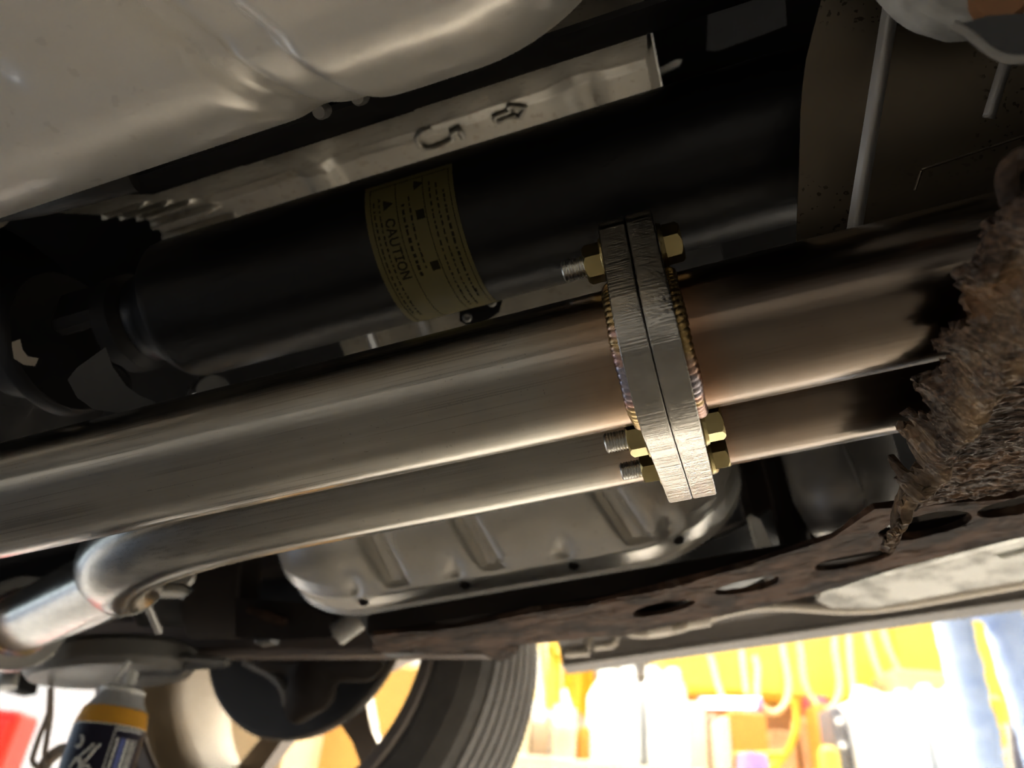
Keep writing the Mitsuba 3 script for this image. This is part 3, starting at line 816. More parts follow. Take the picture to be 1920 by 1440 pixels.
# ================================================================== differential, left
df = thing('differential', 'dark differential housing at the left end of the driveshaft', 'differential')
add('housing', rough_up(skin({0: (-.525, .32, .40, .085), 1: (-.60, .33, .40, .12), 2: (-.72, .33, .39, .10), 3: (-.56, .26, .46, .05), 4: (-.56, .40, .42, .07)}, [(0, 1), (1, 2), (0, 3), (3, 1), (0, 4), (4, 1)], .015, 4), .012, .004, 18), 'black_paint', df, smooth=60)
add('input_flange', put(lathe([(0, 0), (.050, 0), (.052, .003), (.052, .012), (.04, .018), (.03, .05), (0, .05)], 64), (-.412, *DS), (-1, 0, 0)), 'black_paint', df)
ring_c = np.array([-.425, .29, .345])
arc = [ring_c + np.array([0, .098 * math.cos(t), .098 * math.sin(t)]) for t in np.linspace(math.pi * .86, math.pi * 1.6, 40)]
P = np.array([[q + np.array([d, 0, 0]) for d in (0, .010)] for q in arc])
add('rim_band', thicken(P, .002), 'dull_steel', df, label='pale grey curved edge')
add('bracket', plate([(22, 642), (38, 636), (42, 655), (52, 668), (72, 672), (66, 686), (45, 684), (26, 672)], at(45, 660, d=.55), at(45, 660, d=1), .006), 'beige_line', df, smooth=False, label='small tan clip')
yo = thing('flange_yoke', 'dark grey yoke ear with a round dimple at the left end of the driveshaft', 'yoke')
ypx = [(128, 712), (145, 690), (170, 672), (198, 652), (212, 690), (235, 722), (262, 742), (292, 754), (262, 766), (220, 773), (175, 766), (145, 744)]
yp = at(200, 715, d=.515)
add('ear', plate(ypx, yp, yp, .010), 'slate_paint', yo, smooth=False)
add('dimple', put(lathe([(0, .0005), (.0055, .001), (.0075, .004), (.012, .004), (.0135, .001), (.0135, -.003), (0, -.003)], 40), at(200, 722, d=.514), -yp), 'black_paint', yo, label='round cup')

# ================================================================== rusty crossmember, right
ru = thing('rusty_crossmember', 'thick flaking rusty brown crossmember on the right, in front of the pipes', 'crossmember')


def cross(U, V):
    b = .196 + (.436 - .196) * V
    se = np.interp(b, ep[:, 1], ep[:, 0]) + .0030 * (meshkit.noise(np.stack([b * 240, b * 0, b * 0], -1), 7) - .5) + .0022 * (meshkit.noise(np.stack([b * 800, b * 0, b * 0], -1), 8) - .5)
    calm = np.clip((b - .355) / .045, 0, 1)                          # the ragged edge settles where the brace meets the rail
    se = se * (1 - calm) + (np.polyval(np.polyfit(ep[:, 1], ep[:, 0], 1), b) + .004) * calm
    sr = np.interp(b, rp[:, 1], rp[:, 0])
    s = se + (.30 - se) * U ** 2.2
    t = s - se
    w = np.maximum(sr - se, .012)
    x = (s - sr)
    c = .167 + 0 * s
    c = c - .0155 * np.exp(-np.abs(x / .0085) ** 3)                        # the rolled ridge
    c = c + .0065 * np.clip((x - .006) / .005, 0, 1)                 # plate behind it
    c = c + .005 * np.exp(-(t / .004) ** 2) * (1 - .8 * calm)                          # frayed edge curls up
    q = np.stack([s, b, 0 * s], -1)
    c = c - .0040 * (meshkit.fbm(q * np.array([90, 150, 1]), 4, 2) - .5) - .0014 * (meshkit.fbm(q * np.array([320, 900, 1]), 3, 5) - .5)
    c = c - .0020 * (1 - 2 * np.abs(meshkit.fbm(q * np.array([120, 160, 1]), 4, 21) - .5)) ** 3 + .0012
    c = c - .006 * np.clip(meshkit.noise(q * np.array([60, 75, 1]), 11) - .66, 0, 1) * np.clip(1 - t / .03, 0, 1) * 3
    c = c + .003 * np.clip((b - .405) / .023, 0, 1)
    return np.stack([s, b, c], -1)


add('flaky_plate', sheet(cross, np.linspace(0, 1, 210), np.linspace(0, 1, 380), .0035), 'crusty_rust', ru, smooth=True)
# hook at the near end
hk = spline([at(1945, 395, d=.300), at(1905, 380, d=.298), at(1888, 350, d=.297), at(1893, 318, d=.298), at(1925, 295, d=.30), at(1965, 310, d=.30)], 40)
add('hook', rough_up(tube(hk, .0034, 14), .0015, .0014, 200), 'crusty_rust', ru, smooth=True, label='curled rusty hook')
add('neck', rough_up(tube(spline([at(1905, 385, d=.300), at(1885, 430, d=.303), at(1855, 475, d=.307), at(1850, 520, d=.308)], 20), np.linspace(.0022, .0050, 20), 14), .0015, .0016, 200), 'crusty_rust', ru, smooth=True, label='orange brown neck')
nb = [at(2000, 400, d=.300), at(1935, 430, d=.303), at(1905, 490, d=.306), at(1875, 540, d=.308), at(2000, 560, d=.30), at(2000, 420, d=.30)]
add('gusset', rough_up(hull(np.vstack([nb, np.array(nb) + np.array([0, .004, .008])])), .0016, .0030, 170), 'crusty_rust', ru, smooth=True)

# the long rail behind it with oval holes
rr_ = thing('rusty_frame_rail', 'long rusty frame rail with oval holes running left from the crossmember', 'frame rail')
up_ = [(1985, 905), (1900, 935), (1640, 955), (1560, 1010), (1400, 1062), (1250, 1103), (1100, 1135), (1000, 1148), (860, 1178), (700, 1192)]
lo_ = [(1985, 990), (1920, 1008), (1700, 1062), (1540, 1112), (1400, 1145), (1300, 1165), (1160, 1192), (1060, 1200), (960, 1212), (860, 1225), (700, 1225)]
slots = [(1245, 1140, 60, 11), (1400, 1098, 62, 12), (1600, 1052, 75, 11), (1735, 985, 90, 20), (1890, 952, 60, 14)]
hl = []
for x, y, a_, b__ in slots:
    ph = np.arange(28) * 2 * math.pi / 28
    u = np.array([1, -.20]); u /= np.linalg.norm(u); v = np.array([-u[1], u[0]])
    hl.append([tuple(np.array([x, y]) + a_ * math.copysign(abs(math.cos(t)) ** .8, math.cos(t)) * u + b__ * math.sin(t) * v) for t in ph])
o_r = np.array([0, .56, .198])
rail = plate(up_ + lo_[::-1], o_r, (0, .10, -1), .004, hl)
add('face', rough_up(rail, .010, .0022, 45, 3), 'faded_rust', rr_, smooth=40)
add('box', box((-.30, .570, .2035), (.9, .585, .222), .002), 'dark_iron', rr_, smooth=False, label='dark upper channel')

# ================================================================== bracket, line, cylinder etc. between rail and sill
al = thing('alloy_bracket', 'pale chalky alloy bracket with a slot at the right edge, above the sill', 'bracket')
apx = [(1533, 1128), (1545, 1098), (1590, 1085), (1660, 1062), (1780, 1030), (1930, 990), (2060, 960), (2060, 1062), (1900, 1092), (1740, 1120), (1640, 1140), (1560, 1140)]
ahole = [(1590, 1082), (1620, 1088), (1735, 1063), (1720, 1058)]
am = plate(apx, at(1720, 1080, d=1.0), (.1, -.55, -.83), .012, [[(1862, 1040), (1880, 1048), (1985, 1022), (1985, 1010)]])
add('plate', am, 'chalky_alloy', al, smooth=False)
add('raised_edge', tube(spline([at(1655, 1068, d=.985), at(1780, 1036, d=.99), at(1930, 995, d=1.0), at(2060, 962, d=1.01)], 30), .007, 12), 'chalky_alloy', al)
solo('brake_line', tube(spline([at(1180, 1185, b=1.0), at(1300, 1168, b=1.0), at(1385, 1142, b=1.0), at(1470, 1136, b=1.0), at(1600, 1142, b=1.0), at(1720, 1128, b=1.0), at(1850, 1105, b=1.0), at(2000, 1080, b=1.0)], 80), .0065, 14), 'beige_line', 'thin beige pipe along the sill, under the chalky bracket', 'pipe')
solo('line_clip', tube([at(1290, 1165, b=.98), at(1310, 1162, b=.98), at(1330, 1158, b=.98)], .010, 14), 'beige_line', 'pale clip on the thin pipe above the sill', 'clip')
solo('line_clip', tube([at(1215, 1180, b=.98), at(1240, 1175, b=.98), at(1258, 1172, b=.98)], .010, 14), 'beige_line', 'pale clip left of the thin pipe above the sill', 'clip')
cy = thing('shield_cup', 'rounded grey brown metal cup behind the lower pipe, left of the rusty crossmember', 'shield')
cc_ = at(1577, 880, b=.62)
add('cup', put(lathe([(0, -.062), (.020, -.060), (.036, -.048), (.043, -.025), (.045, .02), (.045, .10), (0, .10)], 48), cc_, (.05, .1, 1)), 'grey_shield', cy, smooth=60)
add('seam', tube(spline([cc_ + np.array([-.004, -.046, .05]), cc_ + np.array([.0, -.0455, -.0]), cc_ + np.array([.002, -.043, -.028]), cc_ + np.array([.003, -.030, -.056])], 20), .002, 8), 'dull_steel', cy, label='thin seam')
solo('bright_strut', tube([at(1628, 800, b=.60), at(1650, 895, b=.60)], .0065, 16), 'bright_steel', 'bright narrow strut left of the rusty crossmember', 'strut')
bk = at(1425, 1000, b=.60)
solo('pale_bracket', plate([(1408, 975), (1414, 968), (1426, 974), (1452, 1030), (1440, 1036), (1422, 1034)], bk, (.3, -.7, -.6), .008), 'chalky_alloy', 'small pale bent bracket right of the silver tank', 'bracket', smooth=False)
solo('floor_brace', box((.02, .68, .25), (.16, .74, .46), .008), 'dark_iron', 'dark upright floor brace between tank and crossmember', 'brace', smooth=False)
solo('floor_brace', tube([(.052, .63, .23), (.058, .62, .45)], .012, 12), 'dark_iron', 'dark round post left of the shield cup', 'brace')

# ================================================================== rear suspension, bottom left
lk = thing('suspension_link', 'dark brown suspension link crossing below the silver tank to the wheel', 'suspension link')
l0, l1 = np.array([-1.0, .895, .390]), np.array([-.258, .770, .258])
ax = (l1 - l0) / np.linalg.norm(l1 - l0)
bar = ext(Polygon([(-.010, -.026), (.010, -.026), (.014, -.020), (.014, .020), (.010, .026), (-.010, .026), (-.014, .020), (-.014, -.020)]), np.linalg.norm(l1 - l0))
add('bar', put(bar, l0, ax, (0, 1, 0)), 'brown_iron', lk, smooth=30)
add('bush', put(lathe([(0, -.03), (.022, -.03), (.024, -.027), (.024, .027), (.022, .03), (0, .03)], 32), l1, (.1, 1, 0)), 'faded_rust', lk)
lc = thing('lower_control_arm', 'grey lower control arm with a round spring dish, above the spray can', 'control arm')
dish = at(207, 1280, b=.765)
add('spring_dish', put(lathe([(0, .008), (.060, .006), (.074, .0), (.088, .002), (.094, .010), (.093, .028), (.084, .036), (.080, .036), (.085, .022), (.083, .016), (0, .018)], 72), dish + np.array([0, 0, .004]), (.0, -.12, 1)), 'grey_arm', lc, smooth=40)
add('arm_plate', plate([(104, 1262), (110, 1212), (190, 1216), (330, 1232), (420, 1238), (420, 1252), (350, 1258), (330, 1270), (200, 1268)], at(250, 1240, b=.775), (-.05, -.9, -.45), .012), 'grey_arm', lc, smooth=False)
add('arm_rim', tube(spline([at(110, 1211, b=.765), at(200, 1217, b=.765), at(330, 1231, b=.765), at(425, 1238, b=.765)], 30), .0035, 10), 'grey_arm', lc)
add('link_tab', tube([at(0, 1232, b=.78), at(18, 1262, b=.78), at(12, 1290, b=.78)], .012, 12), 'chalky_alloy', lc, label='pale tab')
hg = thing('exhaust_hanger', 'bright rod and rubber hanger beside the bend of the lower pipe', 'hanger')
add('rod', tube([at(300, 1108, d=.72), at(345, 1108, d=.72), at(352, 1116, d=.72)], .006, 14), 'bright_steel', hg)
add('boss', put(lathe([(0, -.006), (.008, -.006), (.011, -.003), (.011, .003), (.008, .006), (0, .006)], 24), at(342, 1080, d=.74), (.5, -.6, -.2)), 'dull_steel', hg)
add('weld_plate', plate([(300, 1110), (285, 1098), (310, 1072), (342, 1066), (330, 1088), (318, 1110)], at(315, 1090, d=.73), at(315, 1090, d=1), .008), 'dull_steel', hg, smooth=False)
add('pin', tube([at(276, 1134, d=.75), at(298, 1184, d=.78)], .0035, 10), 'dull_steel', hg)
am_ = thing('rubber_mount', 'black round rubber mount behind the exhaust hanger', 'mount')
mc = at(350, 1090, b=.72)
add('rubber', put(lathe([(0, -.05), (.045, -.05), (.05, -.045), (.05, .045), (.045, .05), (0, .05)], 40), mc, (.9, .4, 0)), 'black_rubber', am_)
add('sleeve', put(lathe([(.050, -.03), (.064, -.03), (.066, -.027), (.066, .027), (.064, .03), (.05, .03)], 48), mc + np.array([.04, .015, .0]), (.9, .4, 0)), 'dark_iron', am_)
sm = thing('subframe_member', 'dark brown rear subframe pieces behind the pipes, above the suspension link', 'subframe')
add('beam', rough_up(box((-1.20, .815, .408), (-.32, .875, .465), .01), .03, .004, 14), 'dark_iron', sm, smooth=40)
add('web', plate([(440, 1120), (560, 1130), (640, 1160), (620, 1195), (520, 1200), (440, 1195)], at(540, 1160, b=.69), (0, -1, -.3), .01), 'dark_iron', sm, smooth=False)
add('lug', plate([(465, 1135), (510, 1148), (535, 1160), (530, 1172), (500, 1165), (462, 1148)], at(500, 1150, b=.675), (0, -1, -.3), .008), 'faded_rust', sm, smooth=False, label='brown lug')
solo('damper_rod', tube([at(632, 1190, b=.69), at(684, 1152, b=.69)], .012, 16), 'dull_steel', 'short grey blurred rod below the left end of the silver tank', 'rod')
solo('grey_bracket', box(at(475, 1185, b=.70) + np.array([0, 0, -.012]), at(512, 1165, b=.70) + np.array([.0, .02, .01]), .003), 'slate_paint', 'small slate grey block above the suspension link', 'bracket', smooth=False)

# ================================================================== rear wheel and brake
WC = np.array([-.622, 0, .352])
wh = thing('rear_wheel', 'rear road wheel with a black tyre seen from behind, at the bottom', 'wheel')
tp_ = [(.232, .935), (.250, .926), (.285, .925), (.305, .936), (.3125, .950)]
x = .952
while x < 1.125:                                   # tread ribs and grooves
    tp_ += [(.3165, x), (.3165, x + .021), (.3095, x + .0225), (.3095, x + .0275)]; x += .029
tp_ += [(.3165, x), (.3130, 1.135), (.300, 1.150), (.270, 1.158), (.240, 1.152), (.232, 1.145), (.226, 1.13), (.226, .95)]
tyre = put(lathe([(r, z) for r, z in tp_], 160), WC, (0, 1, 0))
add('tyre', tyre, 'tread_rubber', wh, smooth=20)
rimp = [(.2325, .930), (.236, .928), (.237, .934), (.229, .945), (.226, .96), (.214, .975), (.205, 1.00), (.205, 1.08), (.214, 1.12), (.228, 1.146), (.236, 1.150), (.234, 1.154), (.222, 1.146), (.206, 1.12), (.199, 1.08), (.199, 1.00), (.207, .973), (.220, .957)]
rm = add('rim', put(lathe(rimp, 128), WC, (0, 1, 0)), 'rim_bright', wh, smooth=25, label='tan rim barrel')
add('rim_lip', put(lathe([(.222, .931), (.226, .926), (.238, .925), (.242, .929), (.240, .934), (.224, .936)], 128), WC, (0, 1, 0)), 'rim_paint', wh, smooth=25, label='grey brown rim lip')
for k in range(5):
    a_ = math.radians(-65 + 72 * k)
    q = []
    for rr2, hw in ((.055, .030), (.12, .016), (.204, .020)):
        for dy in (1.075 + .03 * (rr2 / .2), 1.118 + .012 * (rr2 / .2)):
            for sg in (-1, 1):
                q.append(WC + np.array([rr2 * math.cos(a_) - sg * hw * math.sin(a_), dy, rr2 * math.sin(a_) + sg * hw * math.cos(a_)]))
    add('spoke', join(hull(q[:8]), hull(q[4:])), 'rim_paint', rm, smooth=30)
add('hub', put(lathe([(0, 1.06), (.066, 1.06), (.07, 1.065), (.07, 1.12), (.06, 1.13), (0, 1.13)], 48), WC, (0, 1, 0)), 'rim_paint', rm)
br = thing('brake_backplate', 'round black brake backing plate inside the rear wheel', 'brake')
BC = np.array([-.608, 0, .382])
add('plate', put(lathe([(0, .962), (.150, .962), (.158, .966), (.160, .975), (.158, .985), (0, .985)], 96), BC, (0, 1, 0)), 'shield_plate', br, smooth=30)
kn = thing('hub_carrier', 'dark cast hub carrier in front of the brake backing plate', 'hub carrier')
kpt = lambda x, y, b_, r: (*at(x, y, b=b_ - .024), r * .97)
add('casting', skin({0: kpt(600, 1235, .93, .030), 1: kpt(585, 1290, .935, .034), 2: kpt(680, 1235, .93, .03), 3: kpt(560, 1330, .945, .018), 4: kpt(500, 1228, .92, .020)}, [(0, 1), (0, 2), (1, 3), (0, 4)], .012, 4), 'dark_iron', kn, smooth=60)
add('rib', tube(spline([at(460, 1237, b=.915), at(500, 1258, b=.915), at(530, 1285, b=.915), at(540, 1320, b=.925)], 20), .007, 12), 'grey_arm', kn, label='grey edge rib')
add('clip', tube(spline([at(542, 1240, b=.90), at(550, 1258, b=.90), at(562, 1252, b=.90), at(578, 1232, b=.90)], 16), .006, 10), 'dull_steel', kn, label='grey bent clip')
add('nut', put(hexhead(.010, .012), at(580, 1262, b=.905), (0, -1, 0)), 'dull_steel', kn, label='grey nut')
add('boss', put(lathe([(0, 0), (.014, 0), (.016, .006), (.010, .012), (0, .012)], 32), at(605, 1312, b=.925), (0, -1, .1)), 'grey_arm', kn, label='round boss')

# ================================================================== spray can on the floor
def can_at(x, y, rho):
    d = ray(x, y); return EYE + d * (rho / np.hypot(d[0], d[1]))


can_top = can_at(213, 1348, .96)
cx, cyy = can_top[0], can_top[1]
CH = can_top[2]
sp = thing('spray_can', 'spray can with an orange band and dark label standing at the bottom left', 'spray can')
RC = .0345
add('body', put(lathe([(0, 0), (RC, 0), (RC + .001, .003), (RC, .006), (RC, CH - .010), (RC - .001, CH - .006), (0, CH - .006)], 64), (cx, cyy, 0)), 'can_white', sp, car=False, smooth=30)
dtop = CH
add('orange_band', put(lathe([(RC, dtop - .008), (RC + .0006, dtop - .008), (RC - .003, dtop + .008), (RC - .0045, dtop + .009), (0, dtop + .009), (0, dtop - .008)], 64), (cx, cyy, 0)), 'can_gold', sp, car=False, smooth=20)
add('dome', put(lathe([(0, dtop + .008), (RC - .004, dtop + .008), (RC - .010, dtop + .018), (RC - .0125, dtop + .024), (RC - .013, dtop + .027), (0, dtop + .027)], 64), (cx, cyy, 0)), 'can_grey', sp, car=False, smooth=30, label='grey shoulder')
add('crimp_ring', put(lathe([(RC - .016, dtop + .024), (RC - .012, dtop + .025), (RC - .0115, dtop + .028), (RC - .014, dtop + .030), (RC - .017, dtop + .029)], 64), (cx, cyy, 0)), 'can_white', sp, car=False, label='pale crimped rim')
add('nozzle', join(put(lathe([(0, 0), (.008, 0), (.008, .003), (.0065, .004), (.006, .020), (0, .020)], 32), (cx + .004, cyy, dtop + .028))), 'can_white', sp, car=False, smooth=30)
add('straw', tube([(cx - .006, cyy - .012, dtop + .034), (cx + .002, cyy - .012, dtop + .056)], .0022, 12), 'can_white', sp, car=False)
lbl = add('label', put(lathe([(RC, .012), (RC + .0004, .012), (RC + .0004, dtop - .0095), (RC, dtop - .0095)], 64), (cx, cyy, 0)), 'can_navy', sp, car=False, smooth=20, label='dark navy label')
toward = math.atan2(-cyy, -cx)


def on_can(u, v, d=.0008):
    a = toward + u / RC
    return np.stack([cx + (RC + d) * np.cos(a), cyy + (RC + d) * np.sin(a), v], -1)


def can_patch(u0, u1, v0, v1, mat, name, lb, d=.0008):
    U, V = np.meshgrid(np.linspace(u0, u1, 12), np.linspace(v0, v1, 3), indexing='ij')
    add(name, thicken(on_can(U, V, d), .0004), mat, lbl, car=False, smooth=30, label=lb)


z1 = dtop - .010
can_patch(.004, .0055, z1 - .12, z1 - .001, 'can_grey', 'divider', 'grey dividing line')
can_patch(.004, .034, z1 - .0035, z1 - .001, 'can_grey', 'border', 'grey border')
for u0, u1, m_ in ((.0085, .0105, 'can_white'), (.0125, .0170, 'can_blue'), (.0185, .0210, 'can_white'), (.0240, .0260, 'can_white'), (.0285, .0300, 'can_white')):
    can_patch(u0, u1, z1 - .050, z1 - .010, m_, 'stripe', 'blue stripe' if m_ == 'can_blue' else 'pale stripe', .0009)
can_patch(.006, .034, z1 - .075, z1 - .046, 'can_grey', 'panel', 'pale grey panel', .0008)


def stroke(pts, r=.0012):
    return tube(spline([on_can(np.array(u), np.array(z1 - v), .0009) for u, v in pts], 20), r, 8)


for pts in (((-.026, .012), (-.022, .016), (-.024, .022), (-.027, .020)), ((-.019, .030), (-.010, .018)), ((-.020, .033), (-.016, .036), (-.008, .024), (-.004, .018)), ((-.024, .036), (-.020, .031), (-.016, .038), (-.020, .046), (-.025, .042), (-.023, .036)), ((-.014, .040), (-.008, .038), (-.006, .045), (-.012, .050), (-.015, .044), (-.012, .038)), ((-.018, .052), (-.018, .060), (-.010, .060))):
    add('scribble', stroke(pts), 'can_white', lbl, car=False, label='pale stroke of unreadable lettering')

# ================================================================== background: bench, canisters, hoses, boxes, person
YB = 3.0
g0 = lambda x, y, Y=3.0: room(x, y, Y)
bench = thing('workbench', 'low wooden bench carrying white canisters at the far wall, below the picture', 'workbench')
add('top', box((.0, 2.8, .44), (2.35, 3.45, .485), .005), 'cream_paint', bench, car=False, smooth=False)
for x in (.05, 2.25):
    for y in (2.84, 3.36):
        add('leg', box((x, y, 0), (x + .06, y + .06, .44), .004), 'cream_paint', bench, car=False, smooth=False)


add('back_panel', box((.60, 3.455, .02), (1.42, 3.475, g0(1480, 1310, 3.45)[2] - .03), .003), 'bench_wood', bench, car=False, smooth=False, label='brown back panel behind the cartons')


def canister(x0, x1, z1, y, lbl_, grp='white canisters on the bench', caps=2):
    t = thing('white_canister', lbl_, 'canister', None)
    w = x1 - x0
    pr = [(x0 + .01, .487), (x1 - .01, .487), (x1, .505), (x1, z1 - .05), (x1 - .02, z1 - .012), (x1 - .04, z1), (x0 + .04, z1), (x0 + .02, z1 - .012), (x0, z1 - .05), (x0, .505)]
    m = prism_convex(pr, .26, .012)
    m.apply_transform(np.array([[1, 0, 0, 0], [0, 0, 1, y], [0, 1, 0, 0], [0, 0, 0, 1.0]]))
    if m.volume < 0: m.invert()
    add('body', m, 'white_plastic', t, car=False, smooth=30)
    xs_ = (x0 + .04, x1 - .035) if caps == 2 else (x0 + .05,)
    for x in xs_:
        add('cap', put(lathe([(0, 0), (.026, 0), (.028, .005), (.026, .028), (.02, .034), (0, .034)], 32), (x, y + .06, z1 - .006)), 'white_plastic', t, car=False, smooth=30)
    add('handle', tube(spline([(x0 + .05, y + .16, z1 - .005), (x0 + .06, y + .16, z1 + .02), (x1 - .06, y + .16, z1 + .02), (x1 - .05, y + .16, z1 - .005)], 16), .009, 12), 'white_plastic', t, car=False)
    return t


g = lambda x, y, Y=3.0: room(x, y, Y)
canister(g(1106, 1430)[0], g(1192, 1430)[0], g(1150, 1272)[2], 2.86, 'tall white plastic canister on the left of a pair, beside the yellow hose bundle')
canister(g(1196, 1430)[0] + .004, g(1278, 1430)[0], g(1240, 1276)[2], 2.86, 'tall white plastic canister on the right of a pair, left of the pale lamp tube')
canister(g(1598, 1440)[0] - .01, g(1710, 1440)[0], g(1650, 1318)[2], 2.84, 'broad white plastic canister left of the dark seam, under the yellow cabinet', caps=2)
canister(g(1716, 1440)[0], g(1804, 1440)[0], g(1750, 1318)[2] + .01, 2.84, 'broad white plastic canister right of the dark seam, beside the jeans', caps=2)

yc = thing('yellow_cabinet', 'bright yellow wall cabinet behind hanging hoses, under the car sill', 'cabinet')
c0, c1 = g(1250, 1300, 3.3), g(1775, 1300, 3.3)
zb = g(1480, 1303, 3.3)[2]
add('body', box((c0[0], 3.36, zb), (c1[0] + .35, 3.68, zb + .9), .01), 'yellow_paint', yc, car=False, smooth=False)
dw = (c1[0] + .35 - c0[0]) / 3
for k in range(3):
    dd = add('door', box((c0[0] + k * dw + .004, 3.34, zb + .01), (c0[0] + (k + 1) * dw - .004, 3.358, zb + .89), .004), 'yellow_paint', yc, car=False, smooth=False)
    add('handle', tube([(c0[0] + k * dw + .05, 3.325, zb + .55), (c0[0] + k * dw + .05, 3.325, zb + .65)], .008, 10), 'grey_plastic', dd, car=False)
solo('brown_crate', box((g(1637, 1290, 3.3)[0], 3.1, .82), (g(1742, 1290, 3.3)[0], 3.31, g(1690, 1278, 3.3)[2]), .006), 'cardboard', 'tan crate behind the broad white canisters, under the yellow cabinet', 'crate', car=False, smooth=False)


def hose(pts, r, mat, label, cat='hose', Y=3.2, **kw):
    return solo('hanging_hose', tube(spline([g(x, y, Y) for x, y in pts], 50), r, 14), mat, label, cat, car=False, **kw)


gp = dict(group='pale hoses hanging on the yellow cabinet')
HL = 'pale yellow hose looped on the yellow cabinet'
hose([(1468, 1195), (1474, 1250), (1478, 1300), (1466, 1328), (1448, 1336), (1430, 1325), (1420, 1290), (1412, 1230)], .013, 'pale_hose', HL + ', left loop over the amber hose', **gp)
hose([(1495, 1195), (1505, 1260), (1522, 1310), (1548, 1332), (1566, 1318), (1572, 1260), (1568, 1185)], .013, 'pale_hose', HL + ', right loop by the grey machine', Y=3.24, **gp)
hose([(1592, 1180), (1594, 1230), (1600, 1290), (1606, 1330)], .013, 'pale_hose', 'pale yellow hose hanging straight down to the broad white canister', Y=3.22)
hose([(1624, 1175), (1634, 1220), (1650, 1265), (1668, 1300)], .013, 'pale_hose', 'pale yellow hose slanting down to the tan crate, left one', Y=3.22)
hose([(1652, 1170), (1664, 1210), (1682, 1250), (1705, 1285)], .013, 'pale_hose', 'pale yellow hose slanting down to the tan crate, right one', Y=3.25)
hose([(1390, 1210), (1394, 1250), (1400, 1300)], .012, 'pale_hose', 'pale yellow hose hanging straight above the pale lamp tube', Y=3.22)
hose([(1330, 1225), (1340, 1260), (1352, 1300), (1372, 1330)], .012, 'pale_hose', 'pale yellow hose hanging left of the pale lamp tube', Y=3.25)
hose([(1488, 1310), (1494, 1350), (1484, 1395), (1460, 1430), (1430, 1460)], .013, 'amber_paint', 'amber hose curving down in front of the orange boxes', Y=3.015)
for k, pts in enumerate((((1002, 1060), (1002, 1216), (1000, 1260), (998, 1310)), ((1018, 1060), (1018, 1224), (1022, 1270), (1026, 1330)), ((1034, 1060), (1034, 1222), (1034, 1260), (1032, 1330)), ((1044, 1060), (1044, 1218), (1046, 1260), (1044, 1320)))):
    hose(pts, .0115, 'yellow_paint' if k != 1 else 'pale_hose', ('leftmost yellow hose of the bundle, next to the tyre', 'pale yellow hose within the bundle by the tyre', 'yellow hose right of the pale one in the bundle', 'rightmost yellow hose of the bundle by the tyre')[k], Y=2.7 + .026 * (k % 2), group='yellow hoses bundled beside the tyre')
hose([(1034, 1215), (1044, 1230), (1056, 1233), (1070, 1227)], .016, 'amber_paint', 'short amber hose end sticking out of the bundle by the tyre', Y=2.70)
hr0 = g(1020, 1060, 2.7)
hrk = thing('hose_rack', 'grey steel rack above the yellow hose bundle, hidden behind the car', 'rack')
add('bar', tube([(hr0[0] - .2, 2.7, hr0[2] + .017), (hr0[0] + .2, 2.7, hr0[2] + .017)], .016, 14), 'dull_steel', hrk, car=False)
add('post', box((hr0[0] - .012, 2.688, hr0[2] + .02), (hr0[0] + .012, 2.712, RZ), .003), 'dull_steel', hrk, car=False, smooth=False)
solo('yellow_tarp', sheet(lambda U, V: np.stack([g(1056, 1260, 3.67)[0] + .145 * U, 3.672 + .02 * np.sin(U * 9), g(1100, 1350, 3.67)[2] + .12 * (1 - U) ** 2 + .5 * V], -1), np.linspace(0, 1, 30), np.linspace(0, 1, 8), .006), 'amber_paint', 'yellow cloth hanging between the hose bundle and the tall white canisters', 'cloth', car=False)

# beige posts and small boxes on the bench
def post(x0, x1, y0, Y, mat, label, name='storage_post', cat='post', yb=None):
    lo, hi = g((x0 + x1) / 2, y0, Y), None
    a0, a1 = g(x0, 1400, Y)[0], g(x1, 1400, Y)[0]
    solo(name, box((a0, Y, .486 if yb is None else yb), (a1, Y + .12, lo[2]), .006), mat, label, cat, car=False, smooth=False)


post(955, 992, 1325, 3.02, 'cream_paint', 'cream carton right beside the tyre', 'carton', 'box')
post(993, 1030, 1338, 3.05, 'taupe_paint', 'taupe carton between two cream cartons', 'carton', 'box')
post(1036, 1080, 1325, 3.0, 'cream_paint', 'tall cream carton left of the orange carton', 'carton', 'box')
post(1086, 1106, 1362, 3.02, 'orange_box', 'narrow orange carton left of the tall white canisters', 'carton', 'box')
post(1288, 1328, 1316, 3.04, 'cream_paint', 'cream carton right of the tall white canisters', 'carton', 'box')
post(1331, 1348, 1340, 3.06, 'taupe_paint', 'narrow taupe carton right of the tall white canisters', 'carton', 'box')
post(1352, 1372, 1345, 2.90, 'cream_paint', 'narrow cream carton under the pale lamp tube', 'carton', 'box')
post(1376, 1442, 1335, 3.05, 'orange_box', 'orange carton under the pale lamp tube', 'carton', 'box')
post(1506, 1530, 1345, 3.24, 'cardboard', 'tan carton right of the amber hose', 'carton', 'box')
post(1540, 1562, 1320, 3.10, 'orange_box', 'orange carton left of the grey machine', 'carton', 'box')
post(1447, 1494, 1370, 3.24, 'cardboard', 'brown carton behind the amber hose', 'carton', 'box')
solo('pink_tub', put(lathe([(0, 0), (.035, 0), (.04, .01), (.042, .06), (.038, .068), (0, .068)], 32), (g(1420, 1330, 3.15)[0], 3.2, g(1420, 1338, 3.15)[2])), 'pink_box', 'pink tub above the orange carton', 'tub', car=False)
solo('pink_tub', put(lathe([(0, 0), (.042, 0), (.05, .01), (.052, .07), (.046, .078), (0, .078)], 32), (g(1540, 1330, 3.25)[0], 3.30, zb - .082)), 'pink_box', 'pink tub behind the looped hose', 'tub', car=False)
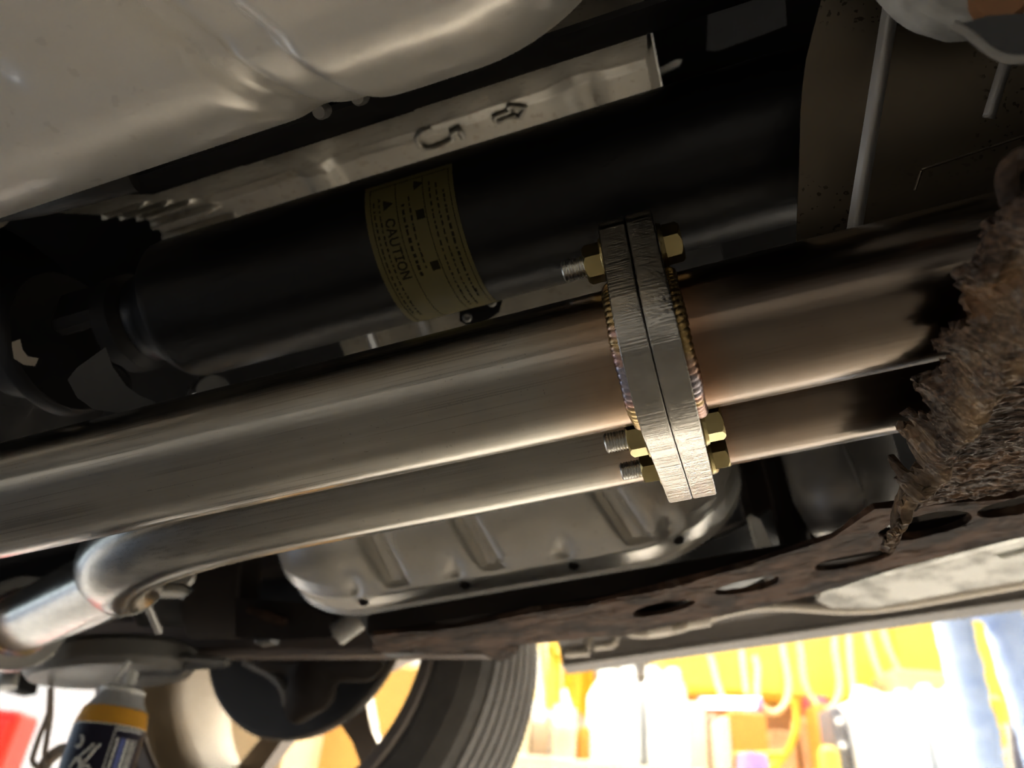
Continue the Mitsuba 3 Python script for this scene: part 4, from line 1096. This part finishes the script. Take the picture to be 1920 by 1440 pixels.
for k, (x, y, r) in enumerate(((983, 1292, .022), (1014, 1290, .022), (1060, 1300, .028))):
    p = g(x, y, 2.95)
    solo('white_bottle', put(lathe([(0, 0), (r, 0), (r + .002, .005), (r, .08), (r * .5, .11), (r * .4, .13), (0, .13)], 32), (p[0], 2.98, p[2] - .11)), 'white_plastic', ['white bottle nearest to the tyre', 'white bottle second from the tyre', 'white bottle below the amber hose end'][k], 'bottle', car=False)
solo('yellow_bar', tube([g(1370, 1418, 2.95), g(1468, 1418, 2.95)], .016, 14), 'amber_paint', 'amber bar lying in front of the orange carton', 'bar', car=False)
solo('glass_jar', put(lathe([(0, 0), (.05, 0), (.055, .02), (.05, .07), (0, .08)], 32), (g(1412, 1440, 2.88)[0], 2.88, .486)), 'lilac_plastic', 'lilac jar at the bottom edge below the orange carton', 'jar', car=False)
solo('yellow_bottle', put(lathe([(0, 0), (.035, 0), (.035, .1), (.02, .12), (0, .12)], 32), (g(1562, 1440, 2.9)[0], 2.92, .49)), 'yellow_paint', 'yellow bottle left of the broad white canisters', 'bottle', car=False)
gm = thing('grey_machine', 'small dark grey machine beside the broad white canisters', 'machine')
add('body', box((g(1568, 1400, 2.95)[0], 2.95, .487), (g(1590, 1400, 2.95)[0], 3.08, g(1575, 1325, 2.95)[2]), .008), 'grey_plastic', gm, car=False, smooth=False)
for zz in (.62, .70):
    add('knob', put(lathe([(0, 0), (.014, 0), (.014, .012), (.01, .016), (0, .016)], 20), (g(1579, 1400, 2.95)[0], 2.949, zz), (0, -1, 0)), 'white_plastic', gm, car=False)
lt = thing('tube_light', 'short glowing white tube light hanging in front of the yellow cabinet', 'lamp')
t0, t1 = g(1318, 1318, 3.1), g(1420, 1318, 3.1)
add('tube', tube([t0, t1], .020, 16), 'white_plastic', lt, car=False, emitter={'type': 'area', 'radiance': rgb(2.6, 2.4, 3.0)})
for q in (t0, t1):
    add('end_cap', put(lathe([(0, -.012), (.022, -.012), (.022, .012), (0, .012)], 20), q, t1 - t0), 'lilac_plastic', lt, car=False)
q0, q1 = g(1122, 1262, 3.56), g(1222, 1252, 3.56)
sh = thing('wall_shelf', 'dark grey shelf on the far wall above the pair of tall canisters', 'shelf')
add('board', box((q0[0], 3.56, q0[2] - .01), (q1[0], 3.699, q0[2] + .02), .004), 'grey_plastic', sh, car=False, smooth=False)
for x in (q0[0] + .02, q1[0] - .05):
    add('bracket', box((x, 3.60, q0[2] + .021), (x + .03, 3.699, q0[2] + .10), .003), 'grey_plastic', sh, car=False, smooth=False)

# cardboard boxes beyond the wheel
def carton(x0, x1, ztop, Y, dep, label):
    t = thing('cardboard_box', label, 'box')
    add('body', box((x0, Y, .0), (x1, Y + dep, ztop), .004), 'cardboard', t, car=False, smooth=False)
    xm = (x0 + x1) / 2
    add('tape', box((xm - .03, Y - .0012, ztop - .22), (xm + .03, Y + dep * .5, ztop + .0012), 0), 'tape', t, car=False, smooth=False)
    return t


carton(-.66, -.40, .62, 1.75, .40, 'tall cardboard box seen through the left opening of the wheel')
solo('amber_crate', box((-.56, 2.25, 0), (-.02, 2.6, .62), .015), 'amber_crate', 'amber yellow crate seen through the right openings of the wheel', 'crate', car=False, smooth=False)
rt = thing('red_cabinet', 'bright red tool cabinet at the left edge behind the car', 'tool cabinet')
r0 = g(16, 1400, 2.7)
add('body', box((r0[0] - .30, 2.7, .04), (r0[0], 2.83, g(20, 1332, 2.7)[2]), .012), 'red_paint', rt, car=False, smooth=False)
for k in range(5):
    zt = g(20, 1332, 2.7)[2] - .03 - k * .11
    if zt - .09 < .06: break
    dd = add('drawer', box((r0[0] - .28, 2.685, zt - .095), (r0[0] - .02, 2.699, zt), .004), 'red_paint', rt, car=False, smooth=False)
    add('handle', tube([(r0[0] - .25, 2.668, zt - .02), (r0[0] - .06, 2.668, zt - .02)], .010, 10), 'white_plastic', dd, car=False)
hk_ = thing('wire_hook', 'thin grey wire hook hanging left of the spray can', 'hook')
add('wire', tube(np.array([g(x, y, 1.0) for x, y in ((94, 1290), (92, 1335), (86, 1352), (74, 1380), (64, 1410), (60, 1424), (64, 1434), (74, 1440))]), .0030, 10), 'taupe_paint', hk_, car=False)
add('wire', tube(np.array([g(x, y, 1.0) for x, y in ((96, 1290), (95, 1340), (92, 1360), (88, 1385), (84, 1410), (84, 1428), (92, 1440))]), .0030, 10), 'taupe_paint', hk_, car=False)
add('ring', put(lathe([(.014, -.004), (.026, -.004), (.028, 0), (.026, .004), (.014, .004)], 40), g(108, 1440, 1.0), (-.3, -1, .2)), 'taupe_paint', hk_, car=False)

# person in jeans on the far side
YP = 2.5
pl = g(1803, 1300, YP)[0]; pr_ = g(1893, 1300, YP)[0]
xm = (pl + pr_) / 2
pe = thing('person', 'person in light blue jeans standing behind the car at the right edge', 'person')
L = {'h': (xm + .02, YP, 1.13, .115), 'hl': (pl + .025, YP, 1.03, .050), 'hr': (pr_ + .045, YP, 1.03, .052), 'kl': (pl + .012, YP - .02, .54, .042), 'kr': (pr_ + .05, YP + .0, .54, .042), 'al': (pl - .01, YP + .02, .09, .045), 'ar': (pr_ + .02, YP + .03, .09, .045),
     'tl': (pl - .012, YP - .12, .04, .035), 'tr': (pr_ + .03, YP - .11, .04, .035), 'w': (xm, YP, 1.20, .12), 'cl': (xm - .09, YP, 1.40, .115), 'cr': (xm + .09, YP, 1.40, .115), 'n': (xm, YP, 1.55, .055), 'nk': (xm, YP - .01, 1.61, .052),
     'hd': (xm, YP - .02, 1.73, .088), 'jw': (xm, YP - .05, 1.665, .058), 'ns': (xm, YP - .112, 1.715, .012), 'sl': (xm - .20, YP, 1.49, .055), 'sr': (xm + .20, YP, 1.49, .055), 'el': (xm - .26, YP - .06, 1.22, .042), 'er': (xm + .26, YP - .06, 1.22, .042), 'wl': (xm - .23, YP - .28, 1.12, .028), 'wr': (xm + .23, YP - .28, 1.12, .028),
     'pl': (xm - .22, YP - .34, 1.08, .022), 'pr': (xm + .22, YP - .34, 1.08, .022), 'earl': (xm - .09, YP - .01, 1.715, .016), 'earr': (xm + .09, YP - .01, 1.715, .016)}
bones = [('h', 'w'), ('h', 'hl', 'hr'), ('hl', 'kl'), ('hr', 'kr'), ('kl', 'al'), ('kr', 'ar'), ('al', 'tl'), ('ar', 'tr'), ('w', 'cl', 'cr'), ('cl', 'cr', 'n'), ('n', 'nk'), ('nk', 'hd'), ('hd', 'jw'), ('jw', 'ns'), ('hd', 'ns'), ('hd', 'earl'), ('hd', 'earr'), ('cl', 'sl'), ('cr', 'sr'), ('sl', 'el'), ('sr', 'er'), ('el', 'wl'), ('er', 'wr'), ('wl', 'pl'), ('wr', 'pr')]
for sd, s_ in (('l', -1), ('r', 1)):
    x, y, z, _ = L['p' + sd]
    for k, (dx, ln) in enumerate(((-.024, .075), (-.008, .085), (.008, .08), (.024, .065))):
        L[f'f{sd}{k}'] = (x + .3 * dx, y + dx, z - .03, .0095); L[f'g{sd}{k}'] = (x + .3 * dx - s_ * .012, y + dx, z - .03 - ln * .8, .008)
        bones += [('p' + sd, f'f{sd}{k}'), (f'f{sd}{k}', f'g{sd}{k}')]
    L[f't{sd}a'] = (x - s_ * .02, y - .035, z - .01, .011); L[f't{sd}b'] = (x - s_ * .03, y - .045, z - .055, .009)
    bones += [('w' + sd, f't{sd}a'), (f't{sd}a', f't{sd}b')]
add('body', skin(L, bones, .016, 5), 'skin', pe, car=False, smooth=60)
J_ = {k: (x, y, z, r + .010) for k, (x, y, z, r) in L.items() if k in ('h', 'hl', 'hr', 'kl', 'kr')}
J_['al'] = (*L['al'][:3], .066); J_['ar'] = (*L['ar'][:3], .066); J_['al'] = (L['al'][0], L['al'][1], .12, .062); J_['ar'] = (L['ar'][0], L['ar'][1], .12, .062)
je = skin(J_, [('h', 'hl', 'hr'), ('hl', 'kl'), ('hr', 'kr'), ('kl', 'al'), ('kr', 'ar')], .016, 5)
je.vertices += je.vertex_normals * (.014 * (meshkit.fbm(je.vertices * np.array([9, 9, 26]), 3, 6) - .5))[:, None]
add('jeans', je, 'denim', pe, car=False, smooth=60, label='light blue jeans')
S_ = {k: (x, y, z, r + .012) for k, (x, y, z, r) in L.items() if k in ('h', 'w', 'cl', 'cr', 'sl', 'sr')}
S_['h'] = (L['h'][0], L['h'][1], 1.12, .14)
for sd in 'lr':
    a_, e_ = np.array(L['s' + sd]), np.array(L['e' + sd]); S_['m' + sd] = tuple(a_ + (e_ - a_) * .6 + np.array([0, 0, 0, .010]))
add('shirt', skin(S_, [('h', 'w'), ('w', 'cl', 'cr'), ('cl', 'sl'), ('cr', 'sr'), ('sl', 'ml'), ('sr', 'mr')], .018, 5), 'dark_cloth', pe, car=False, smooth=60, label='dark shirt')
hr = skin({0: (xm, YP + .0, 1.755, .092), 1: (xm, YP + .02, 1.70, .085)}, [(0, 1)], .012, 3)
hr = hr.slice_plane([xm, YP - .05, 1.74], [0, .8, .6], cap=True)
add('hair', hr, 'hair', pe, car=False, smooth=60)
for sg in (-1, 1):
    add('eye', trimesh.creation.icosphere(2, .011).apply_translation([xm + sg * .032, YP - .098, 1.732]), 'white_plastic', pe, car=False, smooth=True)
add('mouth', tube([(xm - .022, YP - .108, 1.668), (xm, YP - .112, 1.666), (xm + .022, YP - .108, 1.668)], .005, 8), 'pink_box', pe, car=False)
for sd in 'lr':
    x, y, z, _ = L['a' + sd]
    add('shoe', skin({0: (x, y + .03, .05, .048), 1: (L['t' + sd][0], y - .14, .04, .038), 2: (x, y, .09, .05)}, [(0, 1), (0, 2), (1, 2)], .012, 4), 'shoe', pe, car=False, smooth=60)
tr_ = thing('cloth_sack', 'tall dark cloth sack standing behind the right leg of the person', 'sack')
p0 = g(1890, 1380, 2.84)
add('sack', skin({0: (p0[0] - .02, 2.70, p0[2] + .10, .03), 1: (p0[0] - .01, 2.70, p0[2] - .10, .07), 2: (p0[0] - .0, 2.70, .085, .08)}, [(0, 1), (1, 2)], .02, 4), 'dark_cloth', tr_, car=False, smooth=60)
zj = .486
for k, (ytop, lb) in enumerate(((1402, 'lowest yellow jug in the gap between the legs of the person'), (1352, 'middle yellow jug in the gap between the legs of the person'), (1302, 'upper yellow jug in the gap between the legs of the person'))):
    a0, a1 = g(1845, 1400, 2.85), g(1880, ytop, 2.85)
    solo('yellow_jug', box((a0[0], 2.85, zj), (a1[0] + .01, 2.98, a1[2]), .02), 'yellow_paint', lb, 'jug', car=False, smooth=False); zj = a1[2]
